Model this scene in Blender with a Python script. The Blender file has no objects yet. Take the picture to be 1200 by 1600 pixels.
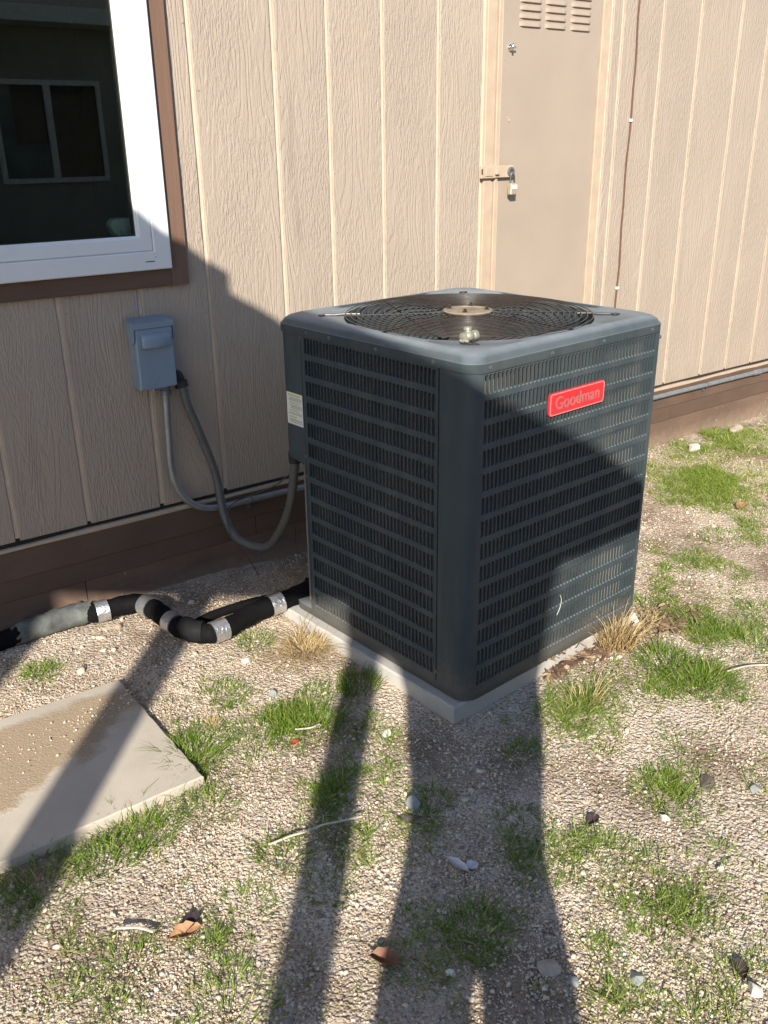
import bpy, bmesh, math, random
import numpy as np
from mathutils import Vector, Matrix

random.seed(7)
rng = np.random.default_rng(11)
S = bpy.context.scene
COL = S.collection
R = math.radians

# ---------------------------------------------------------------- camera
cam_d = bpy.data.cameras.new('camera')
cam = bpy.data.objects.new('camera', cam_d)
COL.objects.link(cam)
cam_d.sensor_fit = 'VERTICAL'
cam_d.sensor_height = 36.0
cam_d.lens = 32.02
cam_d.clip_start = 0.02
cam_d.clip_end = 400
cr, cu, cf = Vector((0.8057, -0.5922, -0.0124)), Vector((0.2323, 0.2966, 0.9263)), Vector((0.5449, 0.7492, -0.3765))
cm = Matrix((cr, cu, -cf)).transposed().to_4x4()
cm.translation = (-1.052, -2.717, 1.3993)
cam.matrix_world = cm
S.camera = cam

# ---------------------------------------------------------------- world, sun, exposure
SUN_AZ, SUN_EL = R(41), R(28)          # the light travels towards (sin az, cos az)
w = bpy.data.worlds.new('World')
S.world = w
w.use_nodes = True
wn = w.node_tree.nodes
wn.clear()
sky = wn.new('ShaderNodeTexSky')
sky.sky_type = 'NISHITA'
sky.sun_disc = False
sky.sun_elevation = SUN_EL
sky.sun_rotation = SUN_AZ + math.pi
sky.ozone_density = 3.2
sky.dust_density = .6
bg = wn.new('ShaderNodeBackground')
bg.inputs[1].default_value = 0.100
wo = wn.new('ShaderNodeOutputWorld')
w.node_tree.links.new(sky.outputs[0], bg.inputs[0])
w.node_tree.links.new(bg.outputs[0], wo.inputs[0])
sd = bpy.data.lights.new('sun', 'SUN')
sd.energy = 4.9
sd.angle = R(0.5)
sd.color = (1.0, 0.92, 0.79)
so = bpy.data.objects.new('sun', sd)
COL.objects.link(so)
sdir = Vector((math.sin(SUN_AZ) * math.cos(SUN_EL), math.cos(SUN_AZ) * math.cos(SUN_EL), -math.sin(SUN_EL)))
so.rotation_euler = sdir.to_track_quat('-Z', 'Y').to_euler()
so.location = (-6, -7, 8)
S.view_settings.view_transform = 'Standard'
S.view_settings.look = 'None'
S.view_settings.gamma = 1
S.view_settings.use_curve_mapping = False
S.view_settings.exposure = 0.72
S.render.engine = 'CYCLES'
S.cycles.max_bounces = 7
S.cycles.diffuse_bounces = 3
S.cycles.transparent_max_bounces = 12


# ---------------------------------------------------------------- helpers
class MB:
    """collects faces of one mesh"""
    def __init__(self):
        self.v, self.f, self.mi = [], [], []

    def poly(self, pts, m=0):
        n = len(self.v)
        self.v += [tuple(p) for p in pts]
        self.f.append(tuple(range(n, n + len(pts))))
        self.mi.append(m)

    def raw(self, vs, fs, m=0):
        n = len(self.v)
        self.v += [tuple(p) for p in vs]
        for f in fs:
            self.f.append(tuple(i + n for i in f))
            self.mi.append(m)

    def box(self, a, b, m=0, bev=0.0):
        (x0, y0, z0), (x1, y1, z1) = a, b
        if bev > 0:
            c = bev
            vs, fs = [], []
            for sx in (0, 1):
                for sy in (0, 1):
                    for sz in (0, 1):
                        X, Y, Z = (x0, x1)[sx], (y0, y1)[sy], (z0, z1)[sz]
                        dx, dy, dz = (c, -c)[sx], (c, -c)[sy], (c, -c)[sz]
                        vs += [(X, Y + dy, Z + dz), (X + dx, Y, Z + dz), (X + dx, Y + dy, Z)]
            I = lambda sx, sy, sz, k: (sx * 4 + sy * 2 + sz) * 3 + k
            for s in (0, 1):
                q = [I(s, 0, 0, 0), I(s, 1, 0, 0), I(s, 1, 1, 0), I(s, 0, 1, 0)]
                fs.append(q if s else q[::-1])
                q = [I(0, s, 0, 1), I(1, s, 0, 1), I(1, s, 1, 1), I(0, s, 1, 1)]
                fs.append(q[::-1] if s else q)
                q = [I(0, 0, s, 2), I(1, 0, s, 2), I(1, 1, s, 2), I(0, 1, s, 2)]
                fs.append(q if s else q[::-1])
            for i in (0, 1):
                for j in (0, 1):
                    fs.append([I(0, i, j, 1), I(1, i, j, 1), I(1, i, j, 2), I(0, i, j, 2)])
                    fs.append([I(i, 0, j, 0), I(i, 1, j, 0), I(i, 1, j, 2), I(i, 0, j, 2)])
                    fs.append([I(i, j, 0, 0), I(i, j, 1, 0), I(i, j, 1, 1), I(i, j, 0, 1)])
            for a_ in (0, 1):
                for b_ in (0, 1):
                    for c_ in (0, 1):
                        fs.append([I(a_, b_, c_, 0), I(a_, b_, c_, 1), I(a_, b_, c_, 2)])
            self.raw(vs, fs, m)
            return
        vs = [(x0, y0, z0), (x1, y0, z0), (x1, y1, z0), (x0, y1, z0), (x0, y0, z1), (x1, y0, z1), (x1, y1, z1), (x0, y1, z1)]
        self.raw(vs, [(3, 2, 1, 0), (4, 5, 6, 7), (0, 1, 5, 4), (1, 2, 6, 5), (2, 3, 7, 6), (3, 0, 4, 7)], m)

    def prism(self, pts, z0, z1, m=0):
        n = len(pts)
        vs = [(x, y, z0) for x, y in pts] + [(x, y, z1) for x, y in pts]
        fs = [tuple(range(n))[::-1], tuple(range(n, 2 * n))] + [(i, (i + 1) % n, n + (i + 1) % n, n + i) for i in range(n)]
        self.raw(vs, fs, m)

    def rings(self, rings, close=True, cap0=False, cap1=False, m=0):
        n = len(rings[0])
        vs = [p for r in rings for p in r]
        fs = []
        for k in range(len(rings) - 1):
            for i in range(n if close else n - 1):
                j = (i + 1) % n
                fs.append((k * n + i, k * n + j, (k + 1) * n + j, (k + 1) * n + i))
        if cap0: fs.append(tuple(range(n))[::-1])
        if cap1: fs.append(tuple(range((len(rings) - 1) * n, len(rings) * n)))
        self.raw(vs, fs, m)

    def tube(self, pts, rad, seg=10, m=0, closed=False, flat=1.0):
        P = [Vector(p) for p in pts]
        n = len(P)
        rr = rad if hasattr(rad, '__len__') else [rad] * n
        rings, side = [], None
        for i in range(n):
            if closed:
                t = P[(i + 1) % n] - P[i - 1]
            else:
                t = P[min(i + 1, n - 1)] - P[max(i - 1, 0)]
            t.normalize()
            if side is None:
                side = t.cross(Vector((0, 0, 1)))
                if side.length < 1e-3: side = t.cross(Vector((0, 1, 0)))
            side = (side - t * side.dot(t)).normalized()
            up = side.cross(t)
            rings.append([tuple(P[i] + side * math.cos(a) * rr[i] + up * math.sin(a) * rr[i] * flat)
                          for a in [2 * math.pi * k / seg for k in range(seg)]])
        if closed:
            rings.append(rings[0])
            self.rings(rings, m=m)
        else:
            self.rings(rings, cap0=True, cap1=True, m=m)

    def lathe(self, prof, origin=(0, 0, 0), axis=(0, 0, 1), seg=20, m=0):
        o = Vector(origin)
        q = Vector((0, 0, 1)).rotation_difference(Vector(axis))
        self.rings([[tuple(o + q @ Vector((r * math.cos(a), r * math.sin(a), z))) for a in [2 * math.pi * k / seg for k in range(seg)]]
                    for r, z in prof], cap0=prof[0][0] > 1e-6, cap1=prof[-1][0] > 1e-6, m=m)

    def mesh(self, name, mats, smooth=False, angle=40):
        me = bpy.data.meshes.new(name)
        me.from_pydata(self.v, [], self.f)
        for k in (mats if isinstance(mats, (list, tuple)) else [mats]):
            me.materials.append(k)
        if any(self.mi):
            me.polygons.foreach_set('material_index', self.mi)
        bm = bmesh.new()
        bm.from_mesh(me)
        bmesh.ops.remove_doubles(bm, verts=bm.verts, dist=1e-6)
        bmesh.ops.recalc_face_normals(bm, faces=bm.faces)
        bm.to_mesh(me)
        bm.free()
        if smooth:
            me.shade_smooth()
            me.set_sharp_from_angle(angle=R(angle))
        return me

    def build(self, name, mats, parent=None, smooth=False, angle=40, loc=(0, 0, 0), rotz=0):
        return link(name, self.mesh(name, mats, smooth, angle), parent, loc, rotz)


def link(name, data, parent=None, loc=(0, 0, 0), rotz=0):
    o = bpy.data.objects.new(name, data)
    COL.objects.link(o)
    o.location = loc
    o.rotation_euler = (0, 0, rotz)
    if parent: o.parent = parent
    return o


def tag(o, label=None, cat=None, group=None, kind=None):
    if label: o['label'] = label
    if cat: o['category'] = cat
    if group: o['group'] = group
    if kind: o['kind'] = kind
    return o


def thing(name, label, cat, loc=(0, 0, 0), rotz=0, group=None):
    return tag(link(name, None, None, loc, rotz), label, cat, group)


def bez(pts, n=8):
    """Catmull-Rom through pts"""
    P = [Vector(p) for p in pts]
    P = [P[0] * 2 - P[1]] + P + [P[-1] * 2 - P[-2]]
    out = []
    for i in range(1, len(P) - 2):
        for k in range(n):
            t = k / n
            a, b, c, d = P[i - 1], P[i], P[i + 1], P[i + 2]
            out.append(0.5 * ((2 * b) + (c - a) * t + (2 * a - 5 * b + 4 * c - d) * t * t + (3 * b - a - 3 * c + d) * t ** 3))
    out.append(P[-2])
    return out


# ---------------------------------------------------------------- materials
class NT:
    def __init__(self, name):
        self.m = bpy.data.materials.new(name)
        self.m.use_nodes = True
        self.t = self.m.node_tree
        self.n = self.t.nodes
        self.b = self.n['Principled BSDF']
        self.out = self.n['Material Output']

    def l(self, a, b):
        self.t.links.new(a, b)

    def coord(self, scale=(1, 1, 1), which='Object', rand=False):
        tc = self.n.new('ShaderNodeTexCoord')
        mp = self.n.new('ShaderNodeMapping')
        mp.inputs['Scale'].default_value = scale
        self.l(tc.outputs[which], mp.inputs[0])
        if rand:
            oi = self.n.new('ShaderNodeObjectInfo')
            mul = self.n.new('ShaderNodeMath'); mul.operation = 'MULTIPLY'; mul.inputs[1].default_value = 57.0
            self.l(oi.outputs['Random'], mul.inputs[0])
            cb = self.n.new('ShaderNodeCombineXYZ')
            for k in range(3): self.l(mul.outputs[0], cb.inputs[k])
            self.l(cb.outputs[0], mp.inputs['Location'])
        return mp.outputs[0]

    def noise(self, vec, scale, detail=4, rough=.55, dist=0):
        x = self.n.new('ShaderNodeTexNoise')
        x.inputs['Scale'].default_value = scale
        x.inputs['Detail'].default_value = detail
        x.inputs['Roughness'].default_value = rough
        x.inputs['Distortion'].default_value = dist
        self.l(vec, x.inputs['Vector'])
        return x.outputs['Fac']

    def vor(self, vec, scale, feat='F1', out='Distance', rnd=1):
        x = self.n.new('ShaderNodeTexVoronoi')
        x.feature = feat
        x.inputs['Scale'].default_value = scale
        x.inputs['Randomness'].default_value = rnd
        self.l(vec, x.inputs['Vector'])
        return x.outputs[out]

    def ramp(self, fac, stops):
        x = self.n.new('ShaderNodeValToRGB')
        e = x.color_ramp.elements
        while len(e) > 1: e.remove(e[-1])
        for i, (p, c) in enumerate(stops):
            k = e[0] if i == 0 else e.new(p)
            k.position = p
            k.color = (*c, 1) if hasattr(c, '__len__') else (c, c, c, 1)
        self.l(fac, x.inputs[0])
        return x.outputs[0]

    def mix(self, fac, a, b, mode='MIX'):
        x = self.n.new('ShaderNodeMix')
        x.data_type = 'RGBA'
        x.blend_type = mode
        for v, i in ((fac, 0), (a, 6), (b, 7)):
            if hasattr(v, 'is_linked'): self.l(v, x.inputs[i])
            elif i == 0: x.inputs[0].default_value = v
            else: x.inputs[i].default_value = (*v, 1)
        return x.outputs[2]

    def math(self, op, a, b=0.0):
        x = self.n.new('ShaderNodeMath')
        x.operation = op
        for v, i in ((a, 0), (b, 1)):
            if hasattr(v, 'is_linked'): self.l(v, x.inputs[i])
            else: x.inputs[i].default_value = v
        return x.outputs[0]

    def bump(self, h, strength=.5, dist=.005, prev=None):
        x = self.n.new('ShaderNodeBump')
        x.inputs['Strength'].default_value = strength
        x.inputs['Distance'].default_value = dist
        self.l(h, x.inputs['Height'])
        if prev is not None: self.l(prev, x.inputs['Normal'])
        return x.outputs[0]

    def set(self, col=None, rough=None, metal=None, normal=None, spec=None):
        for v, k in ((col, 'Base Color'), (rough, 'Roughness'), (metal, 'Metallic'), (normal, 'Normal'), (spec, 'Specular IOR Level')):
            if v is None: continue
            if hasattr(v, 'is_linked'): self.l(v, self.b.inputs[k])
            else: self.b.inputs[k].default_value = (*v, 1) if hasattr(v, '__len__') else v
        return self.m


def plain(name, col, rough=.6, metal=0, var=.12, nscale=18, bump=.0, bscale=120, spec=.5, wear=None):
    t = NT(name)
    c = t.coord()
    f = t.noise(c, nscale, 5)
    lo, hi = [x * (1 - var) for x in col], [min(1, x * (1 + var)) for x in col]
    cc = t.ramp(f, [(.3, lo), (.7, hi)])
    if wear:
        wf = t.ramp(t.noise(c, 45, 6, .7), [(wear[1], 0), (wear[1] + .08, 1)])
        cc = t.mix(wf, cc, wear[0])
    rr = t.ramp(t.noise(c, nscale * 2.3, 3), [(.3, max(0, rough - .07)), (.7, min(1, rough + .07))])
    nm = t.bump(t.noise(c, bscale, 3), bump, .002) if bump else None
    return t.set(cc, rr, metal, nm, spec)


def siding(name, base):
    """painted hardboard siding with an embossed wood grain; every plank gets its own offset"""
    t = NT(name)
    c = t.coord((1, 1, 1), rand=True)
    st = t.coord((1, 1, .11), rand=True)
    # cathedral grain: contour lines of a stretched noise field
    big = t.noise(st, 9, 2, .45, .15)
    cont = t.math('FRACT', t.math('MULTIPLY', big, 21.0))
    ridge = t.ramp(cont, [(0, 0), (.10, 1), (.45, .85), (.75, .3), (1, 0)])
    fine = t.ramp(t.noise(t.coord((1, 1, .2), rand=True), 190, 3, .55), [(.36, 0), (.5, .55), (.62, 1)])
    mask = t.ramp(t.noise(t.coord((1, 1, .4), rand=True), 7, 2), [(.44, 0), (.58, 1)])
    grain = t.mix(mask, t.mix(.12, fine, ridge), t.mix(.62, fine, ridge))
    cross = t.noise(t.coord((.5, 1, 1.4), rand=True), 120, 3, .6)
    h = t.mix(.22, grain, cross)
    n1 = t.bump(h, 1.0, .0023)
    n2 = t.bump(t.noise(c, 420, 2), .12, .001, n1)
    col = t.mix(t.ramp(t.noise(c, 3.2, 4), [(.3, 0), (.75, 1)]), [x * .95 for x in base], [x * 1.05 for x in base])
    col = t.mix(t.ramp(t.noise(c, 55, 3), [(.7, 0), (.78, .45)]), col, [x * .82 for x in base])
    streak = t.ramp(t.noise(t.coord((1, 1, .1)), 14, 4), [(.55, 0), (.8, .3)])
    col = t.mix(streak, col, [x * .86 for x in base])
    gp = t.n.new('ShaderNodeNewGeometry'); pz = t.n.new('ShaderNodeSeparateXYZ'); t.l(gp.outputs['Position'], pz.inputs[0])
    foot = t.ramp(t.math('ADD', pz.outputs[2], t.math('MULTIPLY', t.noise(c, 26, 6, .65), .22)), [(.34, .28), (.46, 0)])
    col = t.mix(foot, col, [base[0] * .72, base[1] * .68, base[2] * .62])
    oi = t.n.new('ShaderNodeObjectInfo')
    col = t.mix(t.math('MULTIPLY', oi.outputs['Random'], .35), col, [base[0] * .93, base[1] * .93, base[2] * .95])
    return t.set(col, .62, 0, n2, .35)


def wood_board(name, base, peel=0.0):
    t = NT(name)
    c = t.coord((1, 1, 1), rand=True)
    g = t.noise(t.coord((.06, 1, 1), rand=True), 110, 4, .6, .2)
    col = t.mix(t.ramp(t.noise(c, 5, 5), [(.3, 0), (.7, 1)]), [x * .82 for x in base], [x * 1.14 for x in base])
    col = t.mix(t.ramp(g, [(.35, .4), (.6, 0)]), col, [x * .75 for x in base])
    if peel:
        pf = t.ramp(t.math('ADD', t.noise(t.coord((1, 1, .55), rand=True), 62, 6, .65), t.math('MULTIPLY', t.noise(c, 4, 2), .3)), [(peel, 0), (peel + .02, 1)])
        col = t.mix(pf, col, (.58, .47, .36))
    # splashed dust near the soil
    geo = t.n.new('ShaderNodeNewGeometry')
    sx = t.n.new('ShaderNodeSeparateXYZ'); t.l(geo.outputs['Position'], sx.inputs[0])
    df = t.ramp(t.math('ADD', sx.outputs[2], t.math('MULTIPLY', t.noise(c, 30, 5), .09)), [(-.01, .55), (.09, 0)])
    col = t.mix(df, col, (.36, .28, .2))
    return t.set(col, .68, 0, t.bump(g, .35, .0015), .3)


BEIGE = (.385, .32, .262)
m_siding = siding('painted_siding', BEIGE)
m_beige = plain('painted_beige_wood', (.45, .355, .265), .6, var=.08, bump=.25, bscale=160, wear=((.5, .36, .25), .71))
m_groove = plain('groove_sun_glint', (.60, .50, .385), .6, var=.08, bump=.3)  # paler than the siding: sun caught in the grooves put into the colour
m_brown = wood_board('brown_trim_paint', (.135, .082, .058))
m_skirt = wood_board('brown_skirting_paint', (.125, .082, .062))
m_skirt2 = wood_board('peeling_skirting_paint', (.165, .11, .082), peel=.83)
m_doorp = plain('painted_sheet_metal', (.36, .296, .24), .5, var=.05, nscale=4, bump=.06, bscale=300, wear=((.5, .38, .28), .76))
m_vinyl = plain('white_vinyl', (.74, .76, .78), .38, var=.02, nscale=9, bump=.03)
m_gasket = plain('dark_gasket', (.03, .035, .03), .6)
m_dark = plain('dark_gap', (.02, .018, .016), .9)
m_paint = None


def unit_paint():
    t = NT('dark_teal_powder_coat')
    c = t.coord()
    col = t.mix(t.ramp(t.noise(c, 6, 5), [(.3, 0), (.75, 1)]), (.040, .055, .064), (.050, .068, .079))
    # upward faces paler: sky sheen put into the colour, with dust in blotches
    geo = t.n.new('ShaderNodeNewGeometry')
    sx = t.n.new('ShaderNodeSeparateXYZ'); t.l(geo.outputs['Normal'], sx.inputs[0])
    up = t.ramp(sx.outputs[2], [(.5, 0), (.95, 1)])
    dust_sheen = t.math('MULTIPLY', up, t.ramp(t.noise(c, 7, 6, .65), [(.32, .45), (.72, .85)]))
    col = t.mix(dust_sheen, col, (.27, .31, .345))
    vd = t.math('MULTIPLY', t.ramp(t.noise(t.coord((1, 1, .25)), 11, 6, .65), [(.45, 0), (.75, .16)]), t.math('SUBTRACT', 1.0, up))
    col = t.mix(vd, col, (.26, .24, .20))
    oz = t.n.new('ShaderNodeSeparateXYZ'); t.l(c, oz.inputs[0])
    mud = t.ramp(t.math('ADD', oz.outputs[2], t.math('MULTIPLY', t.noise(c, 38, 6, .7), .20)), [(.16, .3), (.24, 0)])
    col = t.mix(mud, col, (.22, .18, .135))
    scr = t.ramp(t.noise(t.coord((1, 1, 1)), 60, 6, .75, 1.0), [(.70, 0), (.73, .4)])
    col = t.mix(t.math('MULTIPLY', scr, t.ramp(t.noise(c, 5, 2), [(.5, 0), (.6, 1)])), col, (.3, .33, .34))
    rr = t.ramp(t.noise(c, 14, 4), [(.3, .46), (.7, .6)])
    nm = t.bump(t.noise(c, 700, 2), .05, .0006)
    return t.set(col, rr, 0, nm, .22)


m_paint = unit_paint()


def coil_mat():
    t = NT('aluminium_coil_fins')
    c = t.coord()
    col = t.mix(t.noise(c, 9, 5), (.50, .45, .355), (.64, .58, .475))
    return t.set(col, .6, 0, t.bump(t.noise(c, 300, 3), .4, .001))


m_coil = coil_mat()
m_wire = plain('coated_wire', (.036, .028, .024), .32, var=.25, wear=((.17, .12, .08), .70))
m_black = plain('matte_black', (.012, .012, .013), .7)
m_chrome = plain('chrome', (.75, .75, .76), .18, 1, var=.03)
m_steel = plain('zinc_screw', (.16, .18, .19), .5, .6)
m_motor = plain('dusty_motor_cap', (.25, .205, .15), .75, var=.3, nscale=30, bump=.3)
m_red = plain('red_plastic_badge', (.66, .022, .03), .35, var=.06, nscale=6)
m_redline = plain('faded_pink_print', (.55, .2, .2), .4, var=.08)
m_letter = plain('grey_raised_letters', (.36, .12, .125), .4, var=.12)
m_sticker = plain('white_sticker', (.72, .74, .70), .5, var=.05)
m_yellow = plain('yellow_print', (.56, .60, .12), .5)
m_ink = plain('grey_print', (.30, .31, .30), .6)
m_box = plain('blue_grey_enamel', (.21, .275, .345), .42, var=.08, nscale=12, bump=.04, wear=((.12, .15, .17), .74))
m_conduit = plain('galvanised_conduit', (.33, .35, .37), .42, .6, var=.15, nscale=30)
m_pvc = plain('grey_pvc', (.17, .175, .17), .5, var=.15, nscale=20)
m_concrete = None


def concrete(name, base, dirt=0.0):
    t = NT(name)
    c = t.coord()
    col = t.mix(t.ramp(t.noise(c, 5, 6, .6), [(.3, 0), (.7, 1)]), [x * .86 for x in base], [x * 1.1 for x in base])
    col = t.mix(t.ramp(t.noise(c, 160, 4), [(.6, 0), (.75, .5)]), col, [x * .7 for x in base])
    pits = t.ramp(t.vor(c, 55), [(.06, 1), (.13, 0)])
    pits = t.math('MULTIPLY', pits, t.ramp(t.noise(c, 22, 2), [(.55, 0), (.6, 1)]))
    col = t.mix(t.math('MULTIPLY', pits, .55), col, [x * .45 for x in base])
    h = t.noise(c, 230, 4, .6)
    nm = t.bump(h, .25, .0015)
    if dirt:
        geo = t.n.new('ShaderNodeSeparateXYZ'); t.l(c, geo.inputs[0])
        # wind-blown sand lies in the back half of the stone
        g = t.math('ADD', t.math('ADD', geo.outputs[1], t.math('MULTIPLY', geo.outputs[0], -.42)), t.math('ADD', t.math('MULTIPLY', t.noise(c, 6, 5, .6), .26), .475))
        band = t.ramp(g, [(dirt, 0), (dirt + .03, 1)])
        edge = t.ramp(t.math('ADD', geo.outputs[1], t.math('ADD', t.math('MULTIPLY', t.noise(c, 9, 4), .1), .25)), [(.50, 1), (.53, 0)])
        f = t.math('MULTIPLY', band, edge)
        sand = t.mix(t.noise(c, 190, 5, .7), (.27, .195, .125), (.52, .41, .285))
        col = t.mix(t.math('MULTIPLY', f, .93), col, sand)
        nm = t.bump(t.math('MULTIPLY', f, t.noise(c, 150, 5, .7)), .9, .004, nm)
    return t.set(col, .85, 0, nm, .25)


m_concrete = concrete('pad_concrete', (.45, .435, .405))
m_slab = concrete('paving_concrete', (.49, .44, .37), dirt=.5)
m_foam = plain('black_foam_insulation', (.006, .006, .007), .85, var=.3, bump=.5, bscale=60, spec=.12)
m_tape = None


def tape():
    t = NT('silver_foil_tape')
    c = t.coord()
    h = t.noise(c, 70, 5, .6, .6)
    col = t.mix(t.noise(c, 40, 4), (.5, .5, .52), (.78, .78, .8))
    return t.set(col, .32, .85, t.bump(h, .9, .004))


m_tape = tape()
m_sleeve = plain('weathered_grey_sleeve', (.10, .108, .104), .85, var=.5, nscale=22, bump=.7, bscale=70, wear=((.07, .07, .065), .62))
m_brass = plain('dusty_brass_valve', (.34, .34, .27), .5, .45, var=.25, nscale=60, bump=.3)
m_cable = plain('brown_cable', (.13, .065, .045), .5)
m_whip = plain('grey_flexible_conduit', (.085, .088, .082), .5, var=.15, nscale=40)
m_redcap = plain('red_cap', (.5, .02, .03), .4)


def ground_mat():
    t = NT('sandy_gravel_soil')
    c = t.coord()
    f1 = t.noise(c, 2.2, 5, .6)
    f2 = t.noise(c, 260, 5, .7)
    v1 = t.n.new('ShaderNodeTexVoronoi'); v1.inputs['Scale'].default_value = 190; t.l(c, v1.inputs['Vector'])
    v2 = t.n.new('ShaderNodeTexVoronoi'); v2.inputs['Scale'].default_value = 95; t.l(c, v2.inputs['Vector'])
    sand = t.mix(f1, (.44, .35, .255), (.58, .48, .365))
    sv = t.n.new('ShaderNodeSeparateColor'); t.l(v1.outputs['Color'], sv.inputs[0])
    grain = t.ramp(sv.outputs[0], [(0, (.22, .16, .11)), (.2, (.52, .42, .32)), (.55, (.67, .56, .44)), (.85, (.78, .70, .58)), (1, (.55, .52, .50))])
    col = t.mix(.7, sand, grain)
    col = t.mix(t.ramp(f2, [(.3, .4), (.45, 0)]), col, (.22, .16, .11))
    soil = t.ramp(t.noise(c, 3.1, 6, .62), [(.44, 0), (.62, .85)])
    col = t.mix(soil, col, t.mix(f2, (.17, .12, .08), (.36, .27, .19)))
    h1 = t.math('SUBTRACT', 1.0, v1.outputs['Distance'])
    h2 = t.math('SUBTRACT', 1.0, v2.outputs['Distance'])
    n1 = t.bump(h2, .9, .007)
    n2 = t.bump(h1, .8, .004, n1)
    n3 = t.bump(f2, .4, .002, n2)
    return t.set(col, .95, 0, n3, .1)


m_ground = ground_mat()


def attr_mat(name, stops, rough=.8, bump=True, spec=.25, trans=0.0):
    t = NT(name)
    a = t.n.new('ShaderNodeAttribute')
    a.attribute_name = 'tint'
    col = t.ramp(a.outputs['Fac'], stops)
    nm = None
    if bump:
        c = t.coord()
        col = t.mix(t.ramp(t.noise(c, 140, 4), [(.35, .25), (.6, 0)]), col, (.3, .24, .18))
        nm = t.bump(t.noise(c, 260, 3), .4, .002)
    m = t.set(col, rough, 0, nm, spec)
    if trans:
        tr = t.n.new('ShaderNodeBsdfTranslucent')
        t.l(col, tr.inputs['Color'])
        mx = t.n.new('ShaderNodeMixShader')
        mx.inputs[0].default_value = trans
        t.l(t.b.outputs[0], mx.inputs[1]); t.l(tr.outputs[0], mx.inputs[2])
        t.l(mx.outputs[0], t.out.inputs['Surface'])
    return m


m_gravel = attr_mat('gravel_stones', [(0, (.17, .12, .09)), (.12, (.48, .375, .285)), (.35, (.66, .555, .43)), (.7, (.70, .605, .48)), (.88, (.73, .655, .545)), (.93, (.42, .40, .39)), (1, (.20, .14, .12))])
m_grass = attr_mat('grass_blades', [(0, (.085, .165, .016)), (.5, (.165, .275, .03)), (.85, (.27, .35, .06)), (.93, (.46, .41, .17)), (1, (.60, .50, .28))], .5, False, .3, .3)
m_straw = attr_mat('dry_straw', [(0, (.40, .27, .12)), (.5, (.56, .42, .21)), (1, (.68, .56, .33))], .6, False, .3, .25)
m_debris = attr_mat('dead_leaf_litter', [(0, (.09, .05, .035)), (.5, (.20, .125, .08)), (1, (.42, .31, .2))], .8, False, .2)


def glass_mat():
    t = NT('window_glass')
    n = t.n
    n.remove(t.b)
    tr = n.new('ShaderNodeBsdfTransparent'); tr.inputs[0].default_value = (.82, .90, .84, 1)
    gl = n.new('ShaderNodeBsdfGlossy'); gl.inputs['Roughness'].default_value = .0; gl.inputs[0].default_value = (.95, 1, .96, 1)
    fr = n.new('ShaderNodeFresnel'); fr.inputs[0].default_value = 1.65
    mx = n.new('ShaderNodeMixShader')
    t.l(fr.outputs[0], mx.inputs[0]); t.l(tr.outputs[0], mx.inputs[1]); t.l(gl.outputs[0], mx.inputs[2])
    t.l(mx.outputs[0], t.out.inputs['Surface'])
    return t.m


m_glass = glass_mat()
m_room = plain('room_gloom_tone', (.035, .035, .032), .8)  # walls near black: the unlit room's gloom put into their colour
m_device = plain('white_device_plastic', (.75, .80, .77), .4, var=.03)
m_metalroof = plain('patio_roof_metal', (.55, .54, .52), .5, var=.06)
m_postwood = plain('patio_post_paint', (.30, .2, .15), .7)
m_neigh = plain('neighbour_paint', (.30, .27, .22), .7, var=.3, nscale=1.2)
m_eave = plain('neighbour_eave_paint', (.70, .68, .62), .6)
m_shingle = plain('roof_shingle', (.10, .09, .085), .9, var=.3, nscale=40)
m_nglass = plain('neighbour_window_glass', (.035, .037, .034), .06, spec=.6)
m_curtain = plain('pale_curtain', (.16, .16, .14), .8, var=.4, nscale=5)

# ---------------------------------------------------------------- ground (one sheet to the horizon)
def gz(x, y):
    z = -.012 + .007 * np.sin(2.3 * x + 1.1) * np.cos(1.9 * y + .4) + .004 * np.sin(7.1 * x + 3 * y) + .003 * np.sin(11 * y - 5 * x + 1)
    wallfall = np.clip((y + .45) / .45, 0, 1)
    z = z - .022 * wallfall * np.clip((x + .3) / .8, 0, 1) - .006 * np.clip(x - 2, 0, 2)
    return z * np.clip(1.5 - np.hypot(x - 1, y + 1) / 12, 0, 1)


xs = np.unique(np.concatenate([np.array([-150, -70, -35, -18, -10, -6, -4, -2.5]), np.arange(-1.5, 4.6, .025), np.array([5, 6, 8, 12, 20, 40, 80, 150])]))
ys = np.unique(np.concatenate([np.array([-150, -80, -40, -20, -10, -6, -4.5, -3.2]), np.arange(-2.6, .08, .025), np.array([1, 3, 8, 20, 60, 150])]))
XX, YY = np.meshgrid(xs, ys, indexing='ij')
near = (XX > -1.6) & (XX < 4.7) & (YY > -2.7) & (YY < .1)
ZZ = gz(XX, YY) + np.where(near, rng.normal(0, .0016, XX.shape), 0)
nx, ny = len(xs), len(ys)
idx = np.arange(nx * ny).reshape(nx, ny)
gf = np.stack([idx[:-1, :-1], idx[1:, :-1], idx[1:, 1:], idx[:-1, 1:]], -1).reshape(-1, 4)
gme = bpy.data.meshes.new('ground')
gme.from_pydata(np.stack([XX, YY, ZZ], -1).reshape(-1, 3).tolist(), [], gf.tolist())
gme.materials.append(m_ground)
gme.shade_smooth()
tag(link('ground', gme), 'sandy gravel ground of the yard', None, None, 'structure')
def gzf(x, y): return float(gz(np.float64(x), np.float64(y)))


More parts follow.
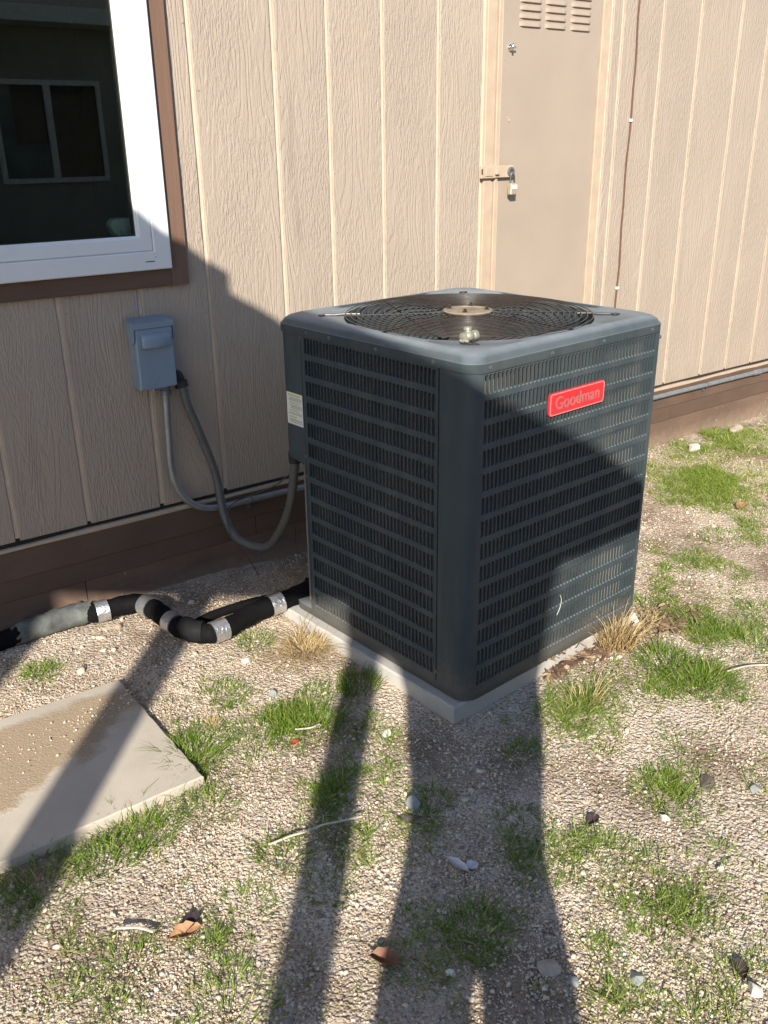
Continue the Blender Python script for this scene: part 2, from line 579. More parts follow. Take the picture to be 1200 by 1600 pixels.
# ---------------------------------------------------------------- house
house = thing('house', 'tan wood sided house wall with brown skirting, white window and metal closet door', 'house', (0, 0, 0))
grooves = [-2.96, -2.72, -2.44, -2.24, -2.02, -1.78, -1.53, -1.29, -1.05, -.78, -.62, -.457, -.235, .013, .247, .527, .725, .942, 1.184, 1.395,
           2.065, 2.129, 2.377, 2.626, 2.912, 3.123, 3.349, 3.60, 3.84, 4.08, 4.36, 4.57, 4.79, 5.04, 5.29, 5.53, 5.77, 6.05, 6.26, 6.48, 6.72]
GW = .0062
ZB, ZT = .284, 2.5


def plank(x0, x1, z0, z1):
    b = MB()
    n = 14
    c = .0035
    zs = np.linspace(z0, z1, n + 1)
    # gently wavy edges and a chamfer into the groove
    rows = []
    for z in zs:
        dx0, dx1 = random.uniform(-.0007, .0007), random.uniform(-.0007, .0007)
        dy = random.uniform(-.0006, .0006)
        rows.append([(x0 + GW + dx0, .012, z), (x0 + GW + dx0, c + dy, z), (x0 + GW + c + dx0, dy, z), (x1 - GW - c + dx1, dy, z), (x1 - GW + dx1, c + dy, z), (x1 - GW + dx1, .012, z)])
    b.rings(rows, close=True, cap0=True, cap1=True)
    return b.build('siding_plank', m_siding, house)


for a, b_ in zip(grooves[:-1], grooves[1:]):
    if a == 1.395: continue
    if b_ <= -1.53 or a >= .14:
        plank(a, b_, ZB, ZT)
    else:
        plank(a, b_, ZB, 1.02)
        plank(a, b_, 2.33, ZT)
        if a == .013:                        # strip of that plank right of the window
            plank(.126, b_, 1.02, 2.33)
nb_ = MB(); nb_.lathe([(.0032, 0), (.0028, .0009), (0, .0013)], (0, 0, 0), (0, -1, 0), 7)
nlm = nb_.mesh('nail', plain('painted_nail', (.30, .23, .17), .6))
for gx in grooves[10:-8]:
    if 1.36 < gx < 2.08: continue
    for z in (.335, .50, .70, .92, 1.12, 1.33, 1.52, 1.75):
        if gx < .2 and z > .95: continue
        if random.random() < .55: link('nail', nlm, house, (gx + random.choice((-1, 1)) * random.uniform(.012, .022), 0, z + random.uniform(-.03, .03)))
# sheathing seen in the grooves
b = MB()
for x0, x1, z0, z1 in ((-2.96, 1.44, .29, 1.03), (-2.96, -1.35, 1.03, 2.3), (.122, 1.44, 1.03, 2.3), (-2.96, 1.44, 2.3, 2.5), (2.03, 6.72, .29, 2.5)):
    b.box((x0, .0075, z0), (x1, .03, z1))
b.build('sheathing', m_groove, house)
# dark gap under the siding and the painted ledge below it
b = MB(); b.box((-3, .004, .268), (6.75, .03, .287)); b.build('sill_gap', m_dark, house)
def strip(name, x0, x1, y0, y1, z0, z1, mat, n=24, wob=.0015, bev=.002):
    bm_ = MB()
    rows = []
    for i in range(n + 1):
        x = x0 + (x1 - x0) * i / n
        d = random.uniform(-wob, wob); e = random.uniform(-wob, wob)
        rows.append([(x, y1, z0 + d), (x, y0 + bev, z0 + d), (x, y0, z0 + bev + d), (x, y0, z1 - bev + e), (x, y0 + bev, z1 + e), (x, y1, z1 + e)])
    bm_.rings(rows, cap0=True, cap1=True)
    return bm_.build(name, mat, house)
for x0, x1 in ((-3, .9), (.903, 3.9), (3.903, 6.75)):
    strip('sill_ledge', x0, x1, -.010, .02, .258, .270, m_beige, wob=.0025)
for x0, x1 in ((-3, -.9), (-.898, 1.5), (1.502, 3.95), (3.953, 6.75)):
    o = strip('skirting_board', x0, x1, -.008, .02, .164, .2575, m_skirt)
for x0, x1 in ((-3, .35), (.352, 2.7), (2.702, 5.1), (5.103, 6.75)):
    o = strip('skirting_board', x0, x1, -.003, .02, .093, .166, m_skirt)
for x0, x1 in ((-3, -.277), (-.274, .515), (.517, 1.7), (1.703, 3.9), (3.903, 6.75)):
    o = strip('skirting_board', x0, x1, .003, .02, -.25, .095, m_skirt2)
# house body behind: dark room behind the window, wall core and roof edge
b = MB()
b.box((-3, .03, -.25), (6.75, .05, 1.03)); b.box((-3, .03, 1.03), (-1.35, .05, 2.3)); b.box((.125, .03, 1.03), (6.75, .05, 2.3)); b.box((-3, .03, 2.3), (6.75, .05, 2.55))
b.build('wall_core', m_beige, house)
b = MB()
b.raw([(-2.2, .05, .9), (.9, .05, .9), (.9, 2.8, .9), (-2.2, 2.8, .9), (-2.2, .05, 2.5), (.9, .05, 2.5), (.9, 2.8, 2.5), (-2.2, 2.8, 2.5)],
      [(0, 1, 2, 3), (4, 5, 6, 7), (1, 2, 6, 5), (2, 3, 7, 6), (3, 0, 4, 7)])
b.box((-1.35, .05, 1.10), (.125, .16, 1.135))
b.build('window_room', m_room, house)
b = MB(); b.box((-3.2, -.28, 2.5), (6.95, 4.2, 2.62)); b.build('roof', m_eave, house)

# window trim boards
strip('window_trim', -1.44, .115, -.018, .012, .997, 1.049, m_brown, wob=.0005)
strip('window_trim', -1.44, .172, -.018, .012, 2.285, 2.34, m_brown, wob=.0005)
def vboard(name, x0, x1, y0, y1, z0, z1, mat, bev=.002, wob=.0006, n=16, parent=None):
    bm_ = MB()
    rows = []
    for i in range(n + 1):
        z = z0 + (z1 - z0) * i / n
        d, e = random.uniform(-wob, wob), random.uniform(-wob, wob)
        rows.append([(x0 + d, y1, z), (x0 + d, y0 + bev, z), (x0 + bev + d, y0, z), (x1 - bev + e, y0, z), (x1 + e, y0 + bev, z), (x1 + e, y1, z)])
    bm_.rings(rows, cap0=True, cap1=True)
    return bm_.build(name, mat, parent or house)
def wood_vert(name, base):
    t = NT(name)
    g = t.noise(t.coord((1, 1, .06), rand=True), 95, 4, .6, .4)
    col = t.mix(t.ramp(g, [(.35, .5), (.6, 0)]), base, [x * .8 for x in base])
    return t.set(col, .66, 0, t.bump(g, .5, .002), .3)
m_brownv = wood_vert('brown_trim_vertical_grain', (.175, .107, .077))
vboard('window_trim', .1165, .173, -.018, .012, .997, 2.283, m_brownv)
vboard('window_trim', -1.44, -1.383, -.018, .012, 1.05, 2.283, m_brownv)
# white vinyl window: outer frame, inner sash, pane
WX0, WX1, WZ0, WZ1 = -1.381, .1145, 1.0505, 2.2835
def frame_mesh(x0, x1, z0, z1, w, y0, y1, bev=.003):
    bm_ = MB()
    def loop(i, y): return [(x0 + i, y, z0 + i), (x1 - i, y, z0 + i), (x1 - i, y, z1 - i), (x0 + i, y, z1 - i)]
    bm_.rings([loop(0, y1), loop(0, y0 + bev), loop(bev, y0), loop(w - bev, y0), loop(w, y0 + bev), loop(w, y1)])
    return bm_
win = frame_mesh(WX0, WX1, WZ0, WZ1, .054, -.036, .02).build('window', m_vinyl, house)
frame_mesh(WX0 + .0545, WX1 - .0545, WZ0 + .0545, WZ1 - .0545, .040, -.031, .012).build('sash', m_vinyl, win)
frame_mesh(WX0 + .0555, WX1 - .0555, WZ0 + .0555, WZ1 - .0555, .0445, -.0265, .0125).build('sash_bead', m_vinyl, win)
frame_mesh(WX0 + .098, WX1 - .098, WZ0 + .098, WZ1 - .098, .0035, -.019, .01).build('gasket', m_gasket, win)
b = MB(); b.box((WX0 + .09, -.0125, WZ0 + .09), (WX1 - .09, -.0085, WZ1 - .09)); b.build('pane', m_glass, win)
b = MB(); b.box((.030, -.0372, 1.0745), (.060, -.0355, 1.0768)); b.build('weep_slot', m_dark, win)
b = MB(); b.box((.063, -.0372, 1.087), (.0655, -.0355, 1.0885)); b.build('weep_slot', m_dark, win)

# closet door of painted sheet metal, its jambs and louvres
D0, D1 = 1.4845, 2.003
b = MB()
b.box((D0, .004, .30), (D1, .03, 2.12), bev=.003)
door = b.build('access_door', m_doorp, house)
vboard('door_jamb', 1.404, 1.442, -.006, .025, .286, 2.2, m_beige)
vboard('door_jamb', 1.4435, 1.4545, -.001, .025, .286, 2.2, m_beige, wob=.0012, n=40)
vboard('door_jamb', 1.4565, 1.4735, -.008, .025, .286, 2.2, m_beige)
vboard('door_jamb', 2.0065, 2.027, -.004, .025, .286, 2.2, m_beige)
vboard('door_jamb', 2.030, 2.059, .002, .025, .286, 2.2, m_beige)
strip('door_header', 1.40, 2.06, -.009, .025, 2.125, 2.2, m_beige, wob=.0005)
b = MB(); b.box((1.43, .022, .29), (2.05, .05, 2.15)); b.build('door_recess', m_dark, house)
lv = MB()
n = 12
rows = []
for i in range(n + 1):
    u = i / n
    hgt = .0085 * min(1, math.sin(math.pi * min(max(u, .0), 1)) * 3.0)
    x = (u - .5) * .112
    rows.append([(x, 0, .0095), (x, -hgt * .45, .006), (x, -hgt, -.004), (x, -hgt * .95, -.0065), (x, 0, -.0075)])
lv.rings(rows, close=False)
lme = lv.mesh('louver', m_doorp, True, 60)
for cx in (1.621, 1.752, 1.888):
    for k in range(12):
        link('louver', lme, door, (cx, .0042, 1.791 + .0262 * k))
for z in (.9, 1.02, 1.2, 1.36, 1.52, 1.68, 1.84):
    for x in (1.4995, 1.985):
        r_ = MB(); r_.lathe([(.0025, 0), (.0022, .0012), (0, .0018)], (x, .0038, z + random.uniform(-.03, .03)), (0, -1, 0), 8); r_.build('rivet', m_doorp, door, True)
# turn latch, hasp
b = MB()
b.lathe([(.011, 0), (.011, .003), (.006, .006), (.006, .014), (.004, .016), (0, .017)], (1.523, .0035, 1.712), (0, -1, 0), 16)
b.box((1.507, -.016, 1.7085), (1.539, -.0105, 1.7155), bev=.002)
b.box((1.519, -.016, 1.698), (1.527, -.0105, 1.726), bev=.002)
b.build('latch', m_chrome, door, True)
b = MB(); b.lathe([(.006, 0), (.006, .002), (0, .003)], (1.531, .0035, 1.468), (0, -1, 0), 10); b.lathe([(.0035, 0), (0, .003)], (1.527, .0035, 1.478), (0, -1, 0), 8); b.build('screw', m_beige, door, True)
hp = MB()
hp.box((1.379, -.020, 1.266), (1.452, -.0085, 1.313), bev=.003)
hp.box((1.398, -.0235, 1.274), (1.437, -.0195, 1.306), bev=.002)
hp.box((1.453, -.016, 1.268), (1.545, -.0125, 1.3105), bev=.0015)
hasp = hp.build('hasp', m_beige, house)
b = MB(); b.box((1.446, -.027, 1.279), (1.466, -.0165, 1.297), bev=.002); b.build('hinge_knuckle', m_beige, hasp)
b = MB(); b.box((1.379, -.0215, 1.281), (1.384, -.0195, 1.301)); b.build('slot', m_dark, hasp)
b = MB(); b.lathe([(.018, 0), (.018, .003), (.012, .006), (.009, .006), (.009, .001), (0, .001)], (1.532, -.0155, 1.287), (0, -1, 0), 18); b.build('staple_ring', m_steel, hasp, True)

pad_l = thing('padlock', 'small padlock hanging from the hasp on the metal closet door', 'padlock', (1.533, -.026, 1.255))
b = MB(); b.box((-.0165, -.011, -.05), (.0165, .009, -.008), bev=.003); b.build('lock_body', plain('laminated_lock_steel', (.55, .48, .36), .35, .5), pad_l)
b = MB(); b.box((-.014, -.0122, -.028), (.014, -.0105, -.014)); b.build('lock_label', m_sticker, pad_l)
b = MB(); b.tube([(-.010, 0, -.01), (-.010, 0, .016), (-.007, 0, .026), (0, 0, .030), (.007, 0, .026), (.010, 0, .016), (.010, 0, -.01)], .0032, 8); b.build('shackle', m_chrome, pad_l, True)

dv = thing('white_device', 'small rounded white electronic device on the sill behind the window glass', 'device', (.012, .062, 1.135))
b = MB()
pts = []
for cx, cz, a0 in ((.034, .012, -90), (.034, .052, 0), (-.022, .040, 90), (-.022, .012, 180)):
    rr = .022 if a0 == 90 else .010
    if a0 == 90: cx, cz = -.022, .040
    for k in range(6):
        a = R(a0 + 90 * k / 5); pts.append((cx + rr * math.cos(a), cz + rr * math.sin(a)))
b.rings([[(x, .025, z) for x, z in pts], [(x, -.006, z) for x, z in pts], [(x * .93, -.010, .03 + (z - .03) * .93) for x, z in pts]], cap0=True, cap1=True)
b.build('casing', m_device, dv, True, 50)
b = MB(); b.box((-.030, -.0112, .012), (-.026, -.0098, .018)); b.box((-.014, -.0112, .018), (-.012, -.0098, .028)); b.box((-.012, -.0112, .012), (-.010, -.0098, .019)); b.box((-.016, -.0112, .054), (-.0125, -.0098, .057))
for k in range(4): b.box((.006, -.0112, .024 - k * .005), (.034 - (k % 2) * .008, -.0098, .0255 - k * .005))
b.build('markings', m_ink, dv)

# ---------------------------------------------------------------- disconnect box, conduit, whip, cables
db = thing('disconnect_box', 'blue grey electrical disconnect box mounted on the tan siding', 'electrical box', (.020, 0, .695))
X0, X1, YF, H = -.063, .063, -.066, .196
b = MB(); b.box((X0 + .003, YF + .006, 0), (X1 - .003, -.001, H), bev=.003); b.build('back_box', m_box, db)
b = MB()
b.rings([[(x, y, z) for x, y, z in ((X0, -.004, H + .020), (X0, YF - .001, H + .011), (X0, YF - .001, H - .006), (X0, YF + .004, H - .006), (X0, YF + .004, H + .006), (X0, -.004, H + .014))],
         [(x, y, z) for x, y, z in ((X1, -.004, H + .020), (X1, YF - .001, H + .011), (X1, YF - .001, H - .006), (X1, YF + .004, H - .006), (X1, YF + .004, H + .006), (X1, -.004, H + .014))]], cap0=True, cap1=True)
b.build('hood', m_box, db)
for x in (X0 - .0015, X1):
    pr = [(-.006, H + .017), (YF - .001, H + .010), (YF - .001, H - .034)] + [(YF + .026 - .026 * math.cos(R(a)), H - .034 - .02 * math.sin(R(a))) for a in range(15, 180, 20)] + [(-.012, H - .034)]
    b = MB(); b.rings([[(x, y, z) for y, z in pr], [(x + .0015, y, z) for y, z in pr]], cap0=True, cap1=True); b.build('side_flap', m_box, db)
b = MB(); b.box((X0 + .004, YF, .003), (X1 - .003, YF + .008, H - .007), bev=.003); lid = b.build('lid', m_box, db)
b = MB()
hx0, hx1, hz0, hz1 = -.044, .050, .128, .171
pr = [(0, hz1 + .002), (-.009, hz1 - .004), (-.013, hz1 - .012), (-.0135, hz0 + .010), (-.012, hz0 + .004), (0, hz0 + .001)]
b.rings([[(hx0 + .001, YF + .001, z) for y, z in pr], [(hx0, YF + y * .55, hz0 + (z - hz0) * .92 + .002) for y, z in pr], [(hx0 + .007, YF + y, z) for y, z in pr], [(hx1 - .007, YF + y, z) for y, z in pr],
         [(hx1, YF + y * .55, hz0 + (z - hz0) * .92 + .002) for y, z in pr], [(hx1 - .001, YF + .001, z) for y, z in pr]], cap0=True, cap1=True)
b.build('pull_handle', m_box, db, True, 50)
b = MB(); b.tube([(-.006, YF - .0008, .027), (-.007, YF - .0008, .034), (-.001, YF - .0008, .038), (.003, YF - .0008, .0365)], .0012, 5); b.build('embossed_mark', m_box, db)
b = MB(); b.box((-.022, YF - .003, -.003), (.022, YF + .004, .004), bev=.001); b.build('lid_tab', m_chrome, db)

cd = thing('electrical_conduit', 'galvanised conduit bending down from the electrical box and running along the skirting', 'conduit')
pts = bez([(.049, -.040, .69), (.046, -.038, .62), (.043, -.035, .50), (.042, -.033, .43), (.050, -.032, .37), (.078, -.031, .308), (.130, -.031, .262), (.200, -.030, .243), (.300, -.028, .240), (.45, -.027, .238), (.62, -.027, .235)], 8) + [Vector((x, -.027, .2345 + .0035 * math.sin(x))) for x in np.arange(.9, 6.6, .3)]
b = MB(); b.tube(pts, .0115, 12); b.build('conduit_tube', m_conduit, cd, True)
b = MB(); b.lathe([(.0165, 0), (.0165, .014), (.014, .016), (.014, .028), (.0118, .03)], (.049, -.040, .668), (0, 0, 1), 16); b.build('connector', m_steel, cd, True)
for x in (.325, 2.94, 3.53, 4.6):
    z = .2355 if x > 1 else .2395
    b = MB()
    b.tube([(x, -.0275 + .0135 * math.cos(a), z + .0135 * math.sin(a)) for a in np.linspace(-math.pi, math.pi, 17)[:-1]], .0022, 6, closed=True)
    b.box((x - .006, -.016, z - .036), (x + .006, -.0085, z - .012), bev=.001)
    b.lathe([(.0045, 0), (.004, .003), (0, .004)], (x, -.016, z - .027), (0, -1, 0), 8)
    b.build('strap', m_steel, cd, True)
b = MB(); b.tube([(3.36, -.027, .2345 + .0035 * math.sin(3.36)), (3.42, -.027, .2345 + .0035 * math.sin(3.42))], .0145, 12); b.build('coupling', m_conduit, cd, True)

wh = thing('flexible_whip', 'dark grey flexible conduit looping from the box to the air conditioner', 'flexible conduit')
wp = bez([(.098, -.034, .700), (.1058, -.045, .678), (.1112, -.055, .6251), (.1338, -.07, .541), (.1682, -.09, .4005), (.1729, -.11, .3034), (.1738, -.13, .2405), (.1859, -.18, .1845), (.2185, -.25, .1677), (.2464, -.31, .195), (.2669, -.39, .3234), (.2655, -.44, .4557), (.264, -.455, .5275)], 16)
rad = [.0138 + .0007 * (1 if i % 2 else -1) for i in range(len(wp))]
b = MB(); b.tube(wp, rad, 12); b.build('whip_tube', m_whip, wh, True, 80)
b = MB(); b.tube(bez([(.082, -.034, .722), (.094, -.034, .722), (.100, -.036, .712), (.102, -.038, .694)], 5), .0165, 12)
b.tube([(.1015, -.038, .703), (.104, -.042, .682)], .0215, 6)
b.build('elbow_fitting', m_black, wh, True)
b = MB(); b.tube([(.264, -.455, .507), (.264, -.455, .54)], .019, 12); b.build('end_fitting', m_black, wh, True)

tw = thing('control_wire', 'thin dark wire drooping over the conduit below the electrical box', 'wire')
b = MB(); b.tube(bez([(.2967, -.4, .4585), (.36, -.22, .37), (.4112, -.06, .284), (.3309, -.045, .2641), (.24, -.07, .262), (.1819, -.135, .262), (.1662, -.15, .2443), (.1721, -.17, .1847), (.2461, -.12, .0797), (.3, -.1, -.023)], 10), .0022, 6); b.build('wire_strand', plain('thin_wire_sheath', (.12, .10, .085), .6), tw, True)

cb = thing('coaxial_cable', 'brown cable running down the siding right of the closet door', 'cable')
cp = [Vector((2.215 + .0035 * math.sin(z * 9) + .002 * math.sin(z * 23), -.004, z)) for z in np.arange(.29, 2.5, .05)]
b = MB(); b.tube(cp, .0038, 8); b.build('cable_run', m_cable, cb, True)
for z in (.312, .785, 1.469, 2.1):
    b = MB(); b.box((2.208, -.011, z - .006), (2.2225, -.001, z + .006), bev=.002); b.lathe([(.004, 0), (.0035, .002), (0, .003)], (2.2265, -.004, z), (0, -1, 0), 8); b.build('cable_clip', m_vinyl, cb)

# ---------------------------------------------------------------- concrete pad
UX, UY, UROT = .2956, -1.2133, .0845
W, D = .756, .768
pad = thing('concrete_pad', 'pale concrete equipment pad under the air conditioner', 'concrete pad', (UX, UY, 0), UROT)
b = MB()
px0, px1, py0, py1 = -.03, .765, -.008 + .028, .80
NP = 26
def side(a, c, wob):
    return [(a[0] + (c[0] - a[0]) * i / NP + random.uniform(-wob, wob), a[1] + (c[1] - a[1]) * i / NP + random.uniform(-wob, wob)) for i in range(NP)]
px0, py0 = -.026, .016
crn = [(px0, py0), (px1, py0 - .018), (px1, py1), (px0, py1)]
loop = side(crn[0], crn[1], .0016) + side(crn[1], crn[2], .0016) + side(crn[2], crn[3], .0016) + side(crn[3], crn[0], .0016)
cx, cy = .37, .4
ins = lambda k: [(x + (cx - x) * k, y + (cy - y) * k) for x, y in loop]
b.rings([[(x, y, -.09) for x, y in loop], [(x, y, .026 + random.uniform(-.0012, .0012)) for x, y in loop], [(x, y, .030) for x, y in ins(.012)]], cap1=True)
b.build('pad_block', m_concrete, pad)

# ---------------------------------------------------------------- air conditioner (local axes: x along its front, y to the back)
ac = thing('air_conditioner', 'dark teal outdoor air conditioner unit with louvred sides and red nameplate', 'air conditioner', (UX, UY, 0), UROT)


def rsq(i, r, z, x0=0, x1=W, y0=0, y1=D, seg=10):
    """rounded rectangle outline inset by i"""
    x0, x1, y0, y1 = x0 + i, x1 - i, y0 + i, y1 - i
    out = []
    for cx, cy, a0 in ((x1 - r, y1 - r, 0), (x0 + r, y1 - r, 90), (x0 + r, y0 + r, 180), (x1 - r, y0 + r, 270)):
        for k in range(seg + 1):
            a = R(a0 + 90 * k / seg)
            out.append((cx + r * math.cos(a), cy + r * math.sin(a), z))
    return out


def circ_like(outline, r, z):
    cx, cy = W / 2, D / 2
    out = []
    for x, y, _ in outline:
        a = math.atan2(y - cy, x - cx)
        out.append((cx + r * math.cos(a), cy + r * math.sin(a), z))
    return out


b = MB()
b.rings([rsq(.006, .045, .031), rsq(.0025, .046, .034), rsq(.0015, .046, .0575), rsq(.006, .042, .0585), rsq(.05, .03, .058)], cap0=True, cap1=True)
b.build('base_pan', m_paint, ac, True, 50)

# top cover: lip, shoulder, dished top, fan orifice
b = MB()
o0 = rsq(-.004, .044, .910)
o9 = rsq(.030, .10, .9565)
prof = [rsq(.004, .036, .912), o0, rsq(-.0045, .044, .912), rsq(-.0045, .044, .9315), rsq(-.0015, .044, .9345), rsq(.003, .046, .944), rsq(.011, .050, .9515), rsq(.020, .06, .955), rsq(.026, .075, .9562)]
dish = [rsq(.031, .17, .9555, seg=10), rsq(.033, .19, .9495, seg=10)]
b.rings(prof + dish + [circ_like(dish[-1], .3435, .9495), circ_like(dish[-1], .3425, .946), circ_like(dish[-1], .338, .925), circ_like(dish[-1], .335, .82)])
b.build('top_cover', m_paint, ac, True, 45)

# louvred panels
ROWS = [(.9050 - .0602 * i, .9050 - .0602 * i - .0478) for i in range(14)]


def grille(u0, u1, s0, s1, nslot, zlo=.0585, zhi=.9115, depth=.0064, slot=.0113):
    """panel from u0 to u1 with nslot stadium slots per row between s0 and s1; local (u, w) with w = depth inwards"""
    b_ = MB()
    pit = (s1 - s0) / nslot
    P = lambda u, z, w=0: (u, w, z)
    def quad(a, c, z0, z1): b_.poly([P(a, z0), P(c, z0), P(c, z1), P(a, z1)])
    zt = zhi
    for (ztop, zbot) in ROWS:
        quad(u0, u1, ztop, zt)
        quad(u0, s0, zbot, ztop)
        quad(s1, u1, zbot, ztop)
        for k in range(nslot):
            a, c = s0 + k * pit, s0 + (k + 1) * pit
            mid, r = (a + c) / 2, slot / 2
            zt_, zb_ = ztop - .0004, zbot + .0004
            hole_l = [(mid, zt_)] + [(mid - r * math.sin(R(t)), zt_ - r + r * math.cos(R(t))) for t in (30, 60, 90)] + [(mid - r * math.cos(R(t)), zb_ + r - r * math.sin(R(t))) for t in (0, 30, 60)] + [(mid, zb_)]
            hole_r = [(2 * mid - x, z) for x, z in hole_l]
            b_.poly([P(a, zbot), P(mid, zbot)] + [P(x, z) for x, z in hole_l[::-1]] + [P(mid, ztop), P(a, ztop)])
            b_.poly([P(c, zbot), P(c, ztop), P(mid, ztop)] + [P(x, z) for x, z in hole_r] + [P(mid, zbot)])
            per = hole_l + hole_r[::-1][1:-1]
            m_ = len(per)
            for i in range(m_):
                p_, q_ = per[i], per[(i + 1) % m_]
                b_.poly([P(*p_), P(*q_), P(q_[0] , q_[1], depth), P(p_[0], p_[1], depth)])
        zt = zbot
    quad(u0, u1, zlo, zt)
    # returns along the side edges
    for u in (u0, u1):
        b_.poly([P(u, zlo), P(u, zhi), P(u, zhi, .012), P(u, zlo, .012)])
    return b_


gR = grille(.034, .728, .0365, .7215, 48)
gR.build('front_grille', m_paint, ac)
gL = grille(.1125, .655, .121, .643, 37)
gl = gL.mesh('side_grille', m_paint)
for v in gl.vertices: v.co = (v.co.y, v.co.x, v.co.z)
gl.flip_normals()
link('side_grille', gl, ac)
# front corner panel (rounded), seams left dark
b = MB()
def corner_loop(z, inset=0.0):
    pts = [(0 + inset, .1085)]
    r = .036
    for k in range(9):
        a = R(180 + 90 * k / 8)
        pts.append((r + (r - inset) * math.cos(a), r + (r - inset) * math.sin(a)))
    return [(x, y, z) for x, y in pts]
b.rings([corner_loop(.0585), corner_loop(.911)], close=False)
b.build('corner_panel', m_paint, ac, True, 50)
b = MB(); b.box((.004, .106, .059), (.008, .115, .91)); b.build('seam_backing', m_black, ac)
# far right corner: rounded edge and blind side panels (right and back)
b = MB()
rr = [(W - .0285, .0)] + [(W - .028 + .028 * math.cos(R(a)), .028 + .028 * math.sin(R(a))) for a in (-90, -75, -60, -45, -30, -15, 0)] + [(W, .10)]
b.rings([[(x, y, .0585) for x, y in rr], [(x, y, .911) for x, y in rr]], close=False)
b.build('corner_post', m_paint, ac, True, 50)
gB = grille(.10, .70, .12, .68, 40)
gb = gB.mesh('side_grille', m_paint)
for v in gb.vertices: v.co = (W - v.co.y, v.co.x, v.co.z)
link('side_grille', gb, ac)
b = MB(); b.box((.16, D - .012, .075), (W - .002, D - .002, .911)); b.build('back_panel', m_paint, ac)
# control cover at the back left corner, recess with valve panel below it
b = MB()
zc0, zc1 = .528, .9105
b.rings([[(0.0, .657, z0), (0.0, .728, z1), (.004, .745, z1), (.014, .758, z1), (.032, .766, z1), (.16, .766, z1), (.16, .657, z1)] for z0, z1 in ((zc0, zc0 + .012), (zc1, zc1))], cap0=True, cap1=True)
cc = b.build('control_cover', m_paint, ac)
b = MB(); b.box((-.0012, .660, .644), (-.0004, .735, .738)); st = b.build('warning_sticker', m_sticker, ac)
b = MB()
for z0, z1, y0, y1 in ((.728, .733, .672, .728), (.706, .710, .672, .722), (.684, .688, .676, .726), (.664, .668, .690, .728)):
    b.box((-.0018, y0, z0), (-.0011, y1, z1))
b.build('yellow_heading', m_yellow, st)
b = MB()
for z in (.7225, .7185, .7145, .7005, .6965, .6925, .6785, .6745, .6585, .6545, .650):
    b.box((-.0017, .664, z), (-.0011, .731 - random.uniform(0, .015), z + .0015))
b.build('small_print', m_ink, st)
b = MB()
b.rings([[(.004, .660, z), (.10, .70, z), (.16, .7635, z)] for z in (.0585, zc0 + .01)], close=False)
b.build('valve_panel', m_paint, ac)
b = MB(); b.box((.0, .657, .0585), (.004, .664, zc0 + .002)); b.build('panel_edge', m_paint, ac)
b = MB(); b.box((.010, .668, .430), (.0125, .676, .515)); b.build('data_sticker', m_sticker, ac)
b = MB(); b.lathe([(.009, 0), (.010, .003), (.010, .02), (.007, .023), (0, .024)], (.030, .665, .112), (-.9, .25, .3), 12); b.build('valve_cap', m_redcap, ac, True)
b = MB(); b.tube([(.06, .69, .105), (.03, .667, .105)], .012, 10); b.build('service_valve', m_brass, ac, True)
# coil set back behind the louvres (hollow, open towards the fan)
b = MB()
for k in range(166):
    z = .062 + .005 * k
    b.rings([rsq(.029, .04, z, seg=4), rsq(.050, .04, z + .0002, seg=4)])
fins = b.build('coil', m_coil, ac)
b = MB(); b.rings([rsq(.0505, .04, z) for z in (.059, .895)]); b.build('coil_core', m_black, fins)
# fan below the guard
fan = MB()
for k in range(3):
    a0 = 2 * math.pi * k / 3 + .5
    pr = []
    for r_, dz in ((.07, 0), (.16, .0), (.25, 0), (.305, 0)):
        row = []
        for j in range(6):
            a = a0 + (j / 5 - .5) * 1.15
            row.append((W / 2 + r_ * math.cos(a), D / 2 + r_ * math.sin(a), .862 + (j / 5 - .5) * .075))
        pr.append(row)
    fan.rings(pr, close=False)
fan.lathe([(.075, .84), (.08, .87), (.07, .885), (0, .885)], (W / 2, D / 2, 0), (0, 0, 1), 20)
fan.build('fan', plain('fan_grey', (.06, .06, .06), .5), ac, True)
# fan guard: concentric wires, spokes, motor plate
b = MB()
cx, cy = W / 2, D / 2
NR = 18
gzr = lambda r_: .9575 + .004 * (1 - (r_ / .341) ** 2)
for i in range(NR):
    r_ = .074 + (.3405 - .074) * i / (NR - 1)
    b.tube([(cx + r_ * math.cos(a), cy + r_ * math.sin(a), gzr(r_)) for a in np.linspace(0, 2 * math.pi, 81)[:-1]], .0014, 6, closed=True)
guard = b.build('guard_ring', m_wire, ac, True, 80)
guard['kind'] = 'stuff'
bs = MB()
for k in range(8):
    a = 2 * math.pi * k / 8 + R(-40)
    bs2 = MB()
    bs2.tube([(cx + r_ * math.cos(a), cy + r_ * math.sin(a), gzr(r_) - .004) for r_ in np.linspace(.05, .343, 10)], .0022, 6)
    bs2.build('guard_spoke', m_wire, ac, True)
for sgn, a in ((1, R(136)), (1, R(-44)), (1, R(46)), (1, R(226))):
    ca, sa = math.cos(a), math.sin(a)
    b = MB()
    b.tube([(cx + r_ * ca, cy + r_ * sa, .9525 if r_ > .35 else .955) for r_ in (.30, .345, .37, .405)], .0034, 8)
    b.box((cx + .405 * ca - .012, cy + .405 * sa - .008, .9495), (cx + .405 * ca + .012, cy + .405 * sa + .008, .9545), bev=.0015)
    b.build('guard_anchor', m_wire, ac, True)
b = MB(); b.lathe([(.067, .961), (.069, .964), (.067, .9665), (.058, .968), (.045, .9685), (.043, .966), (.020, .966), (0, .966)], (cx, cy, 0), (0, 0, 1), 32)
mp = b.build('motor_plate', m_motor, ac, True, 30)
bt = MB(); bt.lathe([(.008, 0), (.008, .004), (.0045, .0045), (.0045, .011), (0, .0115)], (0, 0, 0), (0, 0, 1), 6)
btm = bt.mesh('bolt', m_wire)
